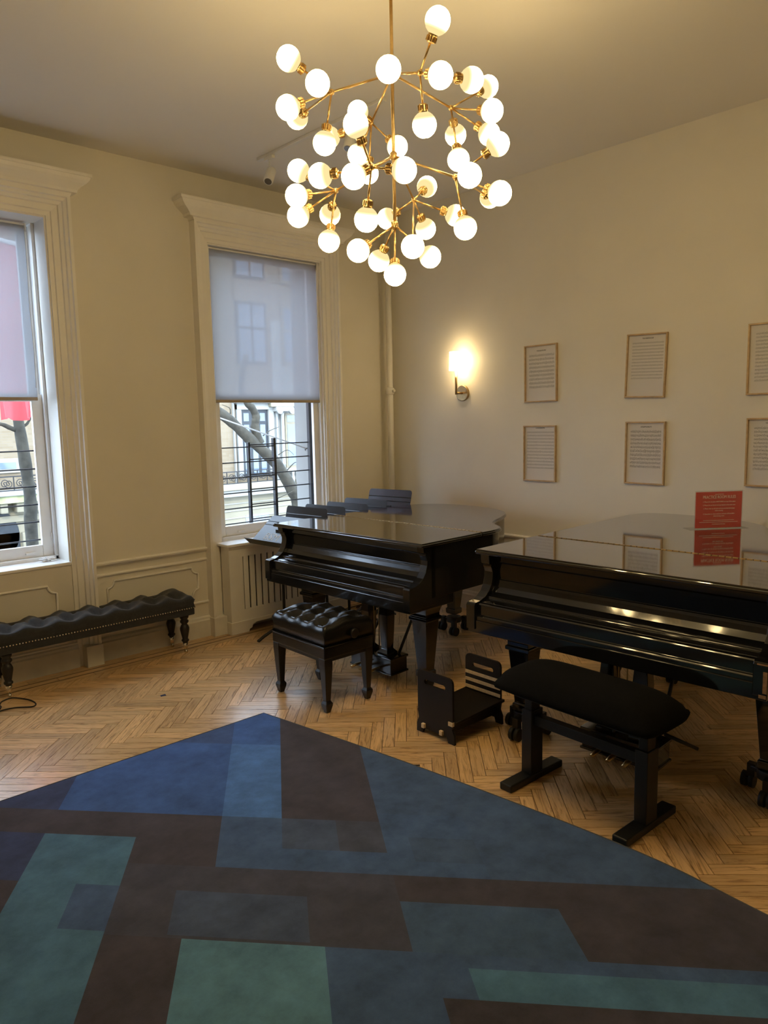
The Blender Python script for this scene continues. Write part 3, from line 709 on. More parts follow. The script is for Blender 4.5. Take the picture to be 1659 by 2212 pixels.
# ================================================================== CHANDELIER
GD = .098; GR = GD/2
zs = 600/1659.0
G = [(1121,124,147,'N2'),(231,350,137,'N1'),(404,498,140,'N1'),(827,414,145,'A'),(1137,450,146,'N2'),(1323,478,138,'N2'),(1420,518,118,'N3'),(227,643,136,'N1'),(281,703,122,'N1'),(645,667,115,'N4'),(632,744,145,'N5'),(1042,746,138,'N2'),(1445,663,128,'N3'),(1428,800,122,'N3'),(1480,861,132,'N6'),(1228,807,118,'N3'),(445,855,130,'N1'),(478,820,112,'N4'),(880,876,116,'N4'),(644,923,113,'N4'),(1245,953,124,'N3'),(290,1021,123,'N7'),(420,1050,138,'N5'),(620,1053,143,'N5'),(708,1035,112,'N4'),(921,1017,143,'N5'),(1312,1048,138,'N6'),(1057,1115,112,'N8'),(1434,1178,116,'N6'),(1491,1154,136,'N6'),(279,1170,128,'N7'),(289,1290,124,'N7'),(478,1283,117,'N7'),(695,1312,137,'N5'),(820,1306,113,'N8'),(1226,1286,115,'N8'),(1049,1367,113,'N8'),(1286,1361,130,'N6'),(472,1440,122,'N7'),(647,1497,129,'C'),(972,1473,132,'N8'),(1076,1534,122,'C'),(770,1558,119,'C'),(866,1640,125,'C')]
ROD = Vector((2.372, 2.43))
def depth_pt(zx, zy, dep): return C0+ray(540+zx*zs, zy*zs)*dep
def rod_at(zy):
    d = ray(540+858*zs, zy*zs); k = (ROD.x*d.x+ROD.y*d.y)/(d.x*d.x+d.y*d.y); return Vector((ROD.x, ROD.y, H+d.z*k))
RD = (Vector((ROD.x, ROD.y, 3.0))-C0).dot(_fw)
NP = {'A': rod_at(440), 'B': rod_at(932), 'C': rod_at(1345)}
def gdepth(w): return GD*F/(w*zs)
mean = sum(gdepth(g[2]) for g in G)/len(G)
gs = RD/mean*.985   # keep the measured depths centred on the rod
GP = []
for zx, zy, w, nd in G: GP.append((depth_pt(zx, zy, RD+(gdepth(w)*gs-RD)*.92), nd))
nodes2 = {'N1': (487, 550), 'N2': (1015, 436), 'N3': (1200, 645), 'N4': (725, 735), 'N5': (725, 1000), 'N6': (1225, 1058), 'N7': (512, 1140), 'N8': (978, 1195)}
HUBOF = {'N1': 'A', 'N2': 'A', 'N3': 'A', 'N4': 'A', 'N5': 'B', 'N6': 'B', 'N7': 'B', 'N8': 'B'}
for k, (zx, zy) in nodes2.items():
    deps = [(p-C0).dot(_fw) for p, nd in GP if nd == k]; NP[k] = depth_pt(zx, zy, sum(deps)/len(deps))
chz = thing('chandelier', 'branching brass chandelier with dozens of lit opal globe bulbs', 'chandelier', (ROD.x, ROD.y, ZC))
OFF = Vector((ROD.x, ROD.y, ZC))
MB().cyl((0, 0, -.03), (0, 0, 0), .065, .07, 24).build('canopy', BRASS, chz, bevel=.004)
MB().cyl((0, 0, NP['C'].z-ZC), (0, 0, -.02), .0075, n=10).build('stem', BRASS, chz)
for k in 'ABC': MB().lathe(NP[k]-OFF-Vector((0, 0, .018)), [(.010, 0), (.016, .006), (.016, .030), (.010, .036)], 12).build('hub', BRASS, chz)
for k in HUBOF:
    MB().cyl(NP[HUBOF[k]]-OFF, NP[k]-OFF, .0052, n=8).build('branch', BRASS, chz)
    MB().lathe(NP[k]-OFF-Vector((0, 0, .011)), [(.006, 0), (.011, .004), (.011, .018), (.006, .022)], 10).build('hub', BRASS, chz)
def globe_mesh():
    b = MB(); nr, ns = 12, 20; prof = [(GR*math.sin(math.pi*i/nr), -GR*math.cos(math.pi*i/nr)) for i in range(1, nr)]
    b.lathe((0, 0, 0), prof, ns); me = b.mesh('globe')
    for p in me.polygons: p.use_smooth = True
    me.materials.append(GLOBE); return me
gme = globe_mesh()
def socket_mesh():
    b = MB(); b.lathe((0, 0, -GR-.028), [(.006, 0), (.015, .002), (.017, .008), (.017, .024), (.019, .026), (.019, .036)], 14)
    for k in range(10):
        g = 2*math.pi*k/10; b.box((math.cos(g)*.018-.0025, math.sin(g)*.018-.0025, -GR-.022), (math.cos(g)*.018+.0025, math.sin(g)*.018+.0025, -GR-.004))
    me = b.mesh('socket'); me.materials.append(BRASS); return me
sme = socket_mesh()
for p, nd in GP:
    n_ = NP[nd]; d = (p-n_).normalized(); q = d.to_track_quat('Z', 'Y')
    MB().cyl(n_-OFF, p-d*(GR+.02)-OFF, .0042, n=8).build('arm', BRASS, chz)
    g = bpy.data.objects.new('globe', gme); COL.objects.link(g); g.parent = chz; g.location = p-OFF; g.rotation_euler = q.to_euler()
    s = bpy.data.objects.new('socket', sme); COL.objects.link(s); s.parent = g
# ================================================================== SCONCE
sc = thing('wall_sconce', 'brass wall sconce with a lit white drum shade near the corner pipe', 'sconce', (XW, 4.42, 2.0))
MB().lathe((-.022, 0, 0), [(.066, 0), (.07, .003), (.07, .022)], 32, 'X').build('backplate', BRASSD, sc)
MB().cyl((-.02, 0, 0), (-.10, 0, 0), .010, n=14).build('arm', BRASS, sc)
MB().cyl((-.10, 0, -.014), (-.10, 0, .20), .011, n=14).build('stem', BRASS, sc)
shp = MB(); n = 32; vs = []
for r, z in ((.062, .20), (.058, .365), (.055, .365), (.059, .20)):
    for j in range(n): vs.append((-.10+r*math.cos(2*math.pi*j/n), r*math.sin(2*math.pi*j/n), z))
shp.add(vs, [(i*n+j, i*n+(j+1) % n, ((i+1) % 4)*n+(j+1) % n, ((i+1) % 4)*n+j) for i in range(4) for j in range(n)], True)
shp.build('lamp_shade', LAMPSH, sc)
MB().lathe((-.10, 0, .20), [(.012, 0), (.02, .015), (.026, .05), (.012, .09)], 12).build('bulb', emis('warm bulb', (1, .7, .35), 60.0), sc)
sc2 = copy_tree(sc); sc2.location = (XW, .94, 2.0); sc2['label'] = 'brass wall sconce beyond the right photo edge past the last picture'
for q_ in (sc, sc2): q_['group'] = 'brass wall sconces on the picture wall'
# ================================================================== TRACK LIGHT
tr = thing('track_light', 'white ceiling track with small cylindrical spot heads', 'track light', (3.30, 4.2, ZC))
MB().box((-.017, -.75, -.022), (.017, .635, 0)).build('track', WHITEM, tr, bevel=.003)
for y, aim in ((.49, (-.55, -.35, -.9)), (-.42, (-.35, -.1, -.9))):
    h = MB().box((-.015, y-.05, -.045), (.015, y+.05, -.022)).build('adapter', WHITEM, tr, bevel=.003)
    MB().cyl((0, y, -.13), (0, y, -.045), .006, n=8).build('stem', WHITEM, tr)
    d = Vector(aim).normalized(); c = Vector((0, y, -.15))
    hd = MB().cyl(c-d*.05, c+d*.075, .036, n=20).build('spot_head', WHITEM, tr, bevel=.004)
    MB().cyl(c+d*.0755, c+d*.077, .027, n=16).build('lens', mat('unlit lens', (.12, .11, .10), .2, noise=.1), hd)
# ================================================================== PICTURES
FR = [(3.593, 2.095, 2.375, 'upper', 1), (3.593, 1.235, 1.50, 'lower', 1), (2.667, 2.09, 2.38, 'upper', 2), (2.667, 1.25, 1.54, 'lower', 2), (1.77, 2.09, 2.38, 'upper', 3), (1.77, 1.255, 1.54, 'lower', 3)]
specs = [  # px tl, tr, br, bl measured on the wall, staves, top, bottom, left, right, density
 ('framed_sheet_music', 'oak framed music page of nine spaced handwritten staves, upper row nearest the sconce', [(1132,748),(1203,740),(1202,866.6),(1132.5,870)], 9, .87, .22, .10, .93, .60),
 ('framed_sheet_music', 'oak framed music page of dense grey staves, lower row nearest the sconce', [(1130,919.8),(1200,918.7),(1198.5,1042),(1129.5,1038)], 12, .93, .20, .06, .96, .63),
 ('framed_sheet_music', 'oak framed music page with a central fold, upper row middle picture', [(1352,722.5),(1440,717),(1432,859),(1346.5,859)], 12, .90, .27, .10, .94, .66),
 ('framed_sheet_music', 'oak framed music page with a dark slur at its right, lower row middle picture', [(1350,911),(1436,910.5),(1432.5,1049),(1347,1044)], 10, .89, .24, .09, .92, .58),
 ('framed_sheet_music', 'oak framed bracketed music score cut by the photo edge, upper row', [(1617,698),(1707,692),(1700,852),(1610,852)], 14, .90, .16, .12, .93, .64),
 ('framed_sheet_music', 'oak framed music score with barlines cut by the photo edge, lower row', [(1614,902),(1705,903),(1698,1055),(1605,1050)], 12, .90, .22, .12, .95, .60)]
for i, (nm, lab, cs, ns_, tp, bt, lf, rt, dn) in enumerate(specs):
    P = [on_x(x, y, XW-.022) for x, y in cs]
    yl = (P[0].y+P[3].y)/2; yr = (P[1].y+P[2].y)/2; zt = (P[0].z+P[1].z)/2; zb = (P[2].z+P[3].z)/2
    w = yl-yr; h = zt-zb
    if i >= 4: yr = yl-.315; w = .315
    t = thing(nm, lab, 'picture', (XW, (yl+yr)/2, zb), 0, 'framed sheet music on the right wall')
    tilt = ((P[1].z-P[0].z)+(P[2].z-P[3].z))/2/w if i < 4 else 0
    t.rotation_euler = (max(-.03, min(.03, -tilt)), 0, 0)
    fw_ = .011
    for nm2, a, c in (('frame_rail', (-.022, -w/2, 0), (-.001, w/2, fw_)), ('frame_rail', (-.022, -w/2, h-fw_), (-.001, w/2, h)), ('frame_stile', (-.022, -w/2, fw_), (-.001, -w/2+fw_, h-fw_)), ('frame_stile', (-.022, w/2-fw_, fw_), (-.001, w/2, h-fw_))):
        MB().box(a, c).build(nm2, OAKF, t, bevel=.0015)
    me = bpy.data.meshes.new('sheet'); me.from_pydata([(-.006, w/2-fw_, fw_), (-.006, -w/2+fw_, fw_), (-.006, -w/2+fw_, h-fw_), (-.006, w/2-fw_, h-fw_)], [], [(0, 1, 2, 3)]); me.update()
    ul = me.uv_layers.new(name='UVMap')
    for k, uvp in enumerate(((0, 0), (1, 0), (1, 1), (0, 1))): ul.data[k].uv = uvp
    me.materials.append(sheet_mat('printed music %d' % i, ns_, tp, bt, lf, rt, dn, (.86, .83, .80)))
    o = bpy.data.objects.new('sheet', me); COL.objects.link(o); o.parent = t
    MB().box((-.0115, -w/2+fw_*.6, fw_*.6), (-.0095, w/2-fw_*.6, h-fw_*.6)).build('glazing', PGLASS, t)
# ================================================================== PIPE
pp = thing('heating_riser', 'cream painted vertical steam pipe in the room corner', 'pipe', (5.078, 5.31, 0))
MB().cyl((0, 0, .001), (0, 0, ZC), .030, n=24).build('pipe', PIPE, pp)
MB().lathe((0, 0, 2.02), [(.031, 0), (.041, .01), (.041, .06), (.031, .07)], 24).build('coupling', PIPE, pp)
MB().cyl((0, -.04, 2.055), (0, -.062, 2.055), .014, n=10).build('plug', PIPE, pp)
MB().lathe((0, 0, 0), [(.055, 0), (.055, .006), (.04, .02)], 24).build('floor_collar', PIPE, pp)
# ================================================================== RADIATOR COVER
rc = thing('radiator_cover', 'cream radiator cover with slotted front under the far window', 'radiator cover', (0, 0, 0))
rx0, rx1, ry0 = 3.14, 4.40, 5.262
MB().box((rx0-.03, ry0-.035, .752), (rx1+.03, YW-.002, .776)).build('top_board', SASHM, rc, bevel=.006)
rail_profile([(0, .725), (.008, .727), (.016, .74), (.02, .752), (0, .752)], (rx0, ry0), (rx1, ry0), (0, -1, 0)).build('cove_moulding', TRIM, rc)
MB().box((rx0, ry0, .0), (rx0+.022, YW-.032, .75)).build('side_panel', TRIM, rc); MB().box((rx1-.022, ry0, .0), (rx1, YW-.032, .75)).build('side_panel', TRIM, rc)
gx0, gx1, gz0, gz1 = rx0+.13, rx1-.13, .20, .655
MB().box((rx0+.022, ry0, gz1), (rx1-.022, ry0+.022, .75)).build('front_rail', TRIM, rc)
MB().box((rx0+.022, ry0, .10), (rx1-.022, ry0+.022, gz0)).build('front_rail', TRIM, rc)
MB().box((rx0+.022, ry0, gz0), (gx0, ry0+.022, gz1)).build('front_stile', TRIM, rc); MB().box((gx1, ry0, gz0), (rx1-.022, ry0+.022, gz1)).build('front_stile', TRIM, rc)
ns = 16; pit = (gx1-gx0)/ns
sl = MB().box((0, ry0+.006, gz0), (pit-.016, ry0+.018, gz1)).mesh('slat'); sl.materials.append(TRIM)
for k in range(ns):
    o = bpy.data.objects.new('slat', sl); COL.objects.link(o); o.parent = rc; o.location = (gx0+k*pit+.012, 0, 0)
MB().box((rx0+.03, ry0+.06, .06), (rx1-.03, ry0+.064, .74)).build('slot_shade_sheet', mat('painted cavity shade', (.012, .011, .010), .9, noise=.1), rc)  # near-black sheet added behind the slats, standing in for shade inside the cover
# base board with cut-out feet
kp = [(rx0-.012, 0), (rx0+.16, 0), (rx0+.165, .022), (rx0+.19, .03), (rx0+.20, .055), (rx0+.235, .072), (rx1-.235, .072), (rx1-.20, .055), (rx1-.19, .03), (rx1-.165, .022), (rx1-.16, 0), (rx1+.012, 0), (rx1+.012, .105), (rx0-.012, .105)]
MB().prism(kp, ry0-.014, ry0, lambda p, q, d: (p, d, q)).build('base_board', TRIM, rc, bevel=.003)
MB().box((rx0-.012, ry0, 0), (rx0, YW-.032, .105)).build('base_return', TRIM, rc, bevel=.003)
# ================================================================== LONG TUFTED BENCH
def tufted(name, lx, ly, z0, z1, nx, ny, m_, parent, depth, edge, btn=None, bmat=None, diamond=True):
    """cushion centred at origin: box lx x ly from z0 up to crown z1, with buttoned dimples"""
    rx, ry = max(40, nx*14), max(16, ny*14); v = []; bt = []
    for iy in range(ny):
        off = .5 if (diamond and iy % 2) else 0
        for ix in range(nx - (1 if off else 0)):
            bt.append(((ix+.5+off)/nx*lx-lx/2, (iy+.5)/ny*ly-ly/2))
    sx, sy = lx/nx, ly/ny
    def hgt(x, y):
        ex = min(x+lx/2, lx/2-x); ey = min(y+ly/2, ly/2-y)
        e_ = 1-(1-min(1, ex/edge))**2; f_ = 1-(1-min(1, ey/edge))**2
        base = (z1-z0)*(.60+.40*math.sqrt(max(0, e_*f_)))
        d = 0
        for bx, by in bt:
            r2 = ((x-bx)/(sx*.42))**2+((y-by)/(sy*.52))**2
            d = max(d, math.exp(-r2*1.15))
        # pleat valleys between neighbouring buttons
        pl = 0
        for bx, by in bt:
            for dx_, dy_ in ((sx*.5, sy), (-sx*.5, sy)) if diamond else ((sx, 0), (0, sy)):
                tx, ty = dx_, dy_; L2 = tx*tx+ty*ty; k = max(0, min(1, ((x-bx)*tx+(y-by)*ty)/L2)); px_, py_ = x-bx-tx*k, y-by-ty*k
                pl = max(pl, math.exp(-(px_*px_+py_*py_)/(min(sx, sy)*.11)**2))
        return z0+base-depth*d-depth*.28*pl*min(1, min(ex, ey)/edge)
    vs = []
    for i in range(rx+1):
        for j in range(ry+1):
            x, y = -lx/2+lx*i/rx, -ly/2+ly*j/ry; vs.append((x, y, hgt(x, y)))
    fs = [(i*(ry+1)+j, (i+1)*(ry+1)+j, (i+1)*(ry+1)+j+1, i*(ry+1)+j+1) for i in range(rx) for j in range(ry)]
    b = MB(); b.add(vs, fs, True)
    rim = [i*(ry+1) for i in range(rx+1)]+[rx*(ry+1)+j for j in range(1, ry+1)]+[i*(ry+1)+ry for i in range(rx-1, -1, -1)]+[j for j in range(ry-1, 0, -1)]
    ring = [vs[k] for k in rim]; n = len(ring)
    def inset(p, d, z): return (p[0]-math.copysign(min(abs(p[0]), d if abs(abs(p[0])-lx/2) < 1e-6 else 0), p[0]), p[1]-math.copysign(min(abs(p[1]), d if abs(abs(p[1])-ly/2) < 1e-6 else 0), p[1]), z)
    lv = [ring, [inset(p, -.008, z0+(p[2]-z0)*.55) for p in ring], [inset(p, 0.0, z0) for p in ring]]
    b2 = [p for r in lv for p in r]
    b.add(b2, [(r*n+k, r*n+(k+1) % n, (r+1)*n+(k+1) % n, (r+1)*n+k) for r in range(2) for k in range(n)], True)
    b.add(lv[2], [tuple(range(n))])
    me = b.mesh(name); bm = bmesh.new(); bm.from_mesh(me); bmesh.ops.remove_doubles(bm, verts=bm.verts, dist=1e-5); bmesh.ops.recalc_face_normals(bm, faces=bm.faces); bm.to_mesh(me); bm.free()
    me.materials.append(m_); o = bpy.data.objects.new(name, me); COL.objects.link(o); o.parent = parent
    if btn:
        bme = MB().lathe((0, 0, 0), [(btn, 0), (btn*.9, btn*.35), (btn*.4, btn*.55)], 10).mesh('button'); bme.materials.append(bmat or m_)
        for bx, by in bt:
            k = bpy.data.objects.new('button', bme); COL.objects.link(k); k.parent = o; k.location = (bx, by, hgt(bx, by)-.001)
    return o
lb = thing('tufted_bench', 'long charcoal button-tufted bench with nailheads below the left window', 'bench', (1.99, 5.225, 0))
bl, bw_ = 1.43, .325
MB().box((-bl/2+.004, -bw_/2+.004, .305), (bl/2-.004, bw_/2-.004, .362)).build('seat_rail', FABR, lb, bevel=.008)
tufted('cushion', bl, bw_, .360, .478, 7, 2, FABR, lb, .052, .055, .012)
nm_ = MB().lathe((0, 0, 0), [(.0055, 0), (.005, .002), (.0028, .0035)], 8).mesh('nailhead'); nm_.materials.append(NAIL)
nail = MB()
for k in range(72):
    x = -bl/2+.012+(bl-.024)*k/71
    for s in (-1, 1): nail.lathe((x, s*(bw_/2-.002), .362), [(.0055, -.003), (.0055, 0), (.005, .002), (.0028, .0035)] if s > 0 else [(.0028, -.0035), (.005, -.002), (.0055, 0), (.0055, .003)], 6, 'Y')
for k in range(17):
    y = -bw_/2+.012+(bw_-.024)*k/16
    for s in (-1, 1): nail.lathe((s*(bl/2-.002), y, .362), [(.0055, -.003), (.0055, 0), (.005, .002), (.0028, .0035)] if s > 0 else [(.0028, -.0035), (.005, -.002), (.0055, 0), (.0055, .003)], 6, 'X')
no = nail.build('nailhead_trim', NAIL, lb); no['kind'] = 'stuff'
lp = [(.013, .062), (.020, .075), (.021, .085), (.018, .09), (.027, .098), (.030, .105), (.027, .112), (.021, .118), (.030, .16), (.036, .19), (.036, .205), (.028, .225), (.020, .235), (.033, .25), (.033, .262), (.024, .272), (.034, .285), (.036, .306)]
for sx in (-1, 1):
    for sy in (-1, 1):
        x, y = sx*(bl/2-.075), sy*(bw_/2-.05)
        l_ = MB().lathe((x, y, 0), lp, 16).build('leg', EBON, lb)
        MB().lathe((x, y, 0), [(.010, .030), (.016, .05), (.022, .085), (.0185, .086)], 14).build('caster_cup', NAIL, l_)
        w_ = MB(); w_.cyl((x-.008, y, .016), (x+.008, y, .016), .016, n=14); w_.box((x-.011, y-.004, .016), (x+.011, y+.004, .036)); w_.build('caster', NAIL, l_)
# ================================================================== LEATHER PIANO STOOL
pb = thing('piano_bench', 'black leather button-tufted piano bench on spade-foot legs', 'bench', (2.832, 3.645, 0), math.radians(-1.0))
bx, by = .39, .56
MB().box((-bx/2, -by/2, .345), (bx/2, by/2, .418)).build('seat_box', LEATH, pb, bevel=.006)
MB().tube([(-bx/2-.002, -by/2-.002, .420), (bx/2+.002, -by/2-.002, .420), (bx/2+.002, by/2+.002, .420), (-bx/2-.002, by/2+.002, .420), (-bx/2-.002, -by/2-.002, .420)], .005, 6, cap=False).build('piping', LEATH, pb)
cu = tufted('cushion', by, bx, .418, .575, 4, 3, LEATH, pb, .034, .05, .011); cu.rotation_euler = (0, 0, math.pi/2)
for sx in (-1, 1):
    for sy in (-1, 1):
        x, y = sx*(bx/2-.032), sy*(by/2-.032); st = [(.030, .345), (.030, .30), (.018, .085), (.017, .078), (.027, .060), (.026, .045), (.014, .0)]
        vs = []
        for h_, z in st: vs += [(x-h_, y-h_, z), (x+h_, y-h_, z), (x+h_, y+h_, z), (x-h_, y+h_, z)]
        k = len(st); MB().add(vs, [(0, 1, 2, 3), tuple(range(4*k-4, 4*k))[::-1]]+[(i*4+j, i*4+(j+1) % 4, i*4+4+(j+1) % 4, i*4+4+j) for i in range(k-1) for j in range(4)]).build('leg', EBON, pb, bevel=.003)
fr_ = MB(); fr_.box((-bx/2+.03, -by/2+.006, .325), (bx/2-.03, -by/2+.026, .346)); fr_.box((-bx/2+.03, by/2-.026, .325), (bx/2-.03, by/2-.006, .346)); fr_.box((-bx/2+.006, -by/2+.03, .325), (-bx/2+.026, by/2-.03, .346)); fr_.box((bx/2-.026, -by/2+.03, .325), (bx/2-.006, by/2-.03, .346))
fr_.build('apron', EBON, pb)
MB().lathe((.03, -by/2-.002, .47), [(.026, -.022), (.030, -.018), (.030, -.004), (.02, .0)], 20, 'Y').build('height_knob', EBON, pb)
# ================================================================== T-LEG BENCH
tb = thing('piano_bench', 'black cloth duet bench on two black T-shaped steel legs', 'bench', (2.852, 1.725, 0), math.radians(-2.5))
for s in (-1, 1):
    y = s*.305
    MB().box((-.205, y-.035, .0), (.205, y+.035, .036)).build('foot', BMET, tb, bevel=.006)
    MB().box((-.045, y-.030, .036), (.045, y+.030, .36)).build('leg', BMET, tb, bevel=.003)
    MB().box((-.032, y-.022, .30), (.032, y+.022, .45)).build('leg_slider', BMET, tb, bevel=.003)
MB().box((-.022, -.275, .285), (.022, .275, .335)).build('crossbar', BMET, tb, bevel=.003)
MB().box((-.11, -.33, .445), (.11, .33, .47)).build('seat_frame', BMET, tb)
MB().cyl((.10, -.33, .40), (.20, -.43, .335), .008, n=10).build('crank_lever', BMET, tb)
# padded seat with rounded top
cb = MB(); nx_, ny_ = 14, 30; lx, ly = .36, .84; vs = []
for i in range(nx_+1):
    for j in range(ny_+1):
        u, v = -1+2*i/nx_, -1+2*j/ny_
        k = max(0, 1-abs(u)**3.2)*max(0, 1-abs(v)**5)
        x = lx/2*u*(1-.06*abs(v)**6); y = ly/2*v*(1-.05*abs(u)**4)
        vs.append((x, y, .512+.092*k**.6))
g_ = [(i*(ny_+1)+j, (i+1)*(ny_+1)+j, (i+1)*(ny_+1)+j+1, i*(ny_+1)+j+1) for i in range(nx_) for j in range(ny_)]
cb.add(vs, g_, True)
rim = [i*(ny_+1) for i in range(nx_+1)]+[nx_*(ny_+1)+j for j in range(1, ny_+1)]+[i*(ny_+1)+ny_ for i in range(nx_-1, -1, -1)]+[j for j in range(ny_-1, 0, -1)]
ring = [Vector(vs[k]) for k in rim]; n = len(ring)
lv = [ring]+[[Vector((p.x*f_, p.y*(1-(1-f_)*.45), z)) for p in ring] for f_, z in ((1.03, .500), (1.00, .484), (.88, .472), (.72, .468))]
cb.add([p for r in lv for p in r], [(r*n+k, r*n+(k+1) % n, (r+1)*n+(k+1) % n, (r+1)*n+k) for r in range(len(lv)-1) for k in range(n)], True); cb.add(lv[-1], [tuple(range(n))])
so = cb.build('seat_pad', FELT, tb)
bm = bmesh.new(); bm.from_mesh(so.data); bmesh.ops.remove_doubles(bm, verts=bm.verts, dist=1e-5); bmesh.ops.recalc_face_normals(bm, faces=bm.faces); bm.to_mesh(so.data); bm.free()
# ================================================================== PEDAL FOOTSTOOL
fsn = thing('footstool', 'dark plywood adjustable footstool with slotted sides beside the piano leg', 'footstool', (2.870, 2.682, 0), math.radians(-1.5))
def side_panel(x, pale):
    w, h, r = .135, .37, .03
    pts = [(-w-.012, 0), (-w+.035, 0), (-w+.045, .03), (w-.045, .03), (w-.035, 0), (w+.012, 0), (w+.010, .05), (w-.006, .085), (w, .12), (w, h-r)]
    pts += [(w-r+r*math.cos(math.radians(a)), h-r+r*math.sin(math.radians(a))) for a in (30, 60, 90)] + [(-w+r+r*math.cos(math.radians(a)), h-r+r*math.sin(math.radians(a))) for a in (90, 120, 150)] + [(-w, h-r), (-w, .12), (-w+.006, .085), (-w-.010, .05)]
    bm = bmesh.new()
    hole = [(.068+.014*math.cos(math.radians(a)), h-.062+.014*math.sin(math.radians(a))) for a in range(-90, 91, 30)]+[(-.068+.014*math.cos(math.radians(a)), h-.062+.014*math.sin(math.radians(a))) for a in range(90, 271, 30)]
    oe = [];
    for loop in (pts, hole):
        vv = [bm.verts.new((x-.007, p[0], p[1])) for p in loop]
        for k in range(len(vv)): oe.append(bm.edges.new((vv[k], vv[(k+1) % len(vv)])))
    bmesh.ops.triangle_fill(bm, use_beauty=True, edges=oe)
    # drop triangles inside the hand hole
    for f_ in list(bm.faces):
        c = f_.calc_center_median()
        if abs(c.y) < .0815 and abs(c.z-(h-.062)) < .0139 and all(any(abs(v.co.y-q[0]) < 1e-6 and abs(v.co.z-q[1]) < 1e-6 for q in hole) for v in f_.verts): bm.faces.remove(f_)
    ex = bmesh.ops.extrude_face_region(bm, geom=bm.faces[:]); bmesh.ops.translate(bm, vec=(.014, 0, 0), verts=[v for v in ex['geom'] if isinstance(v, bmesh.types.BMVert)])
    bmesh.ops.recalc_face_normals(bm, faces=bm.faces); me = bpy.data.meshes.new('side_panel'); bm.to_mesh(me); bm.free(); me.materials.append(ESPR)
    o = bpy.data.objects.new('side_panel', me); COL.objects.link(o); o.parent = fsn
    if pale:
        for k in range(3): MB().box((x-.0095, -w+.001, .158+k*.045), (x-.006, w-.001, .158+k*.045+.020)).build('slot_edge', BIRCH, o)
    return o
side_panel(.0, False); side_panel(.405, True)
MB().obox((.004, 0, .120), (.42, 0, .140), .30, .016).build('step_board', ESPR, fsn, bevel=.002)
MB().box((.0, -.10, .05), (.405, -.088, .10)).build('stretcher', ESPR, fsn); MB().box((.0, .088, .05), (.405, .10, .10)).build('stretcher', ESPR, fsn)
for y, z in ((-.055, .048), (.085, .048)): MB().box((-.022, y-.011, z-.013), (-.005, y+.011, z+.013)).build('peg', BIRCH, fsn, bevel=.001)
MB().box((-.012, -.137, .105), (.004, -.105, .128)).build('peg', BIRCH, fsn)
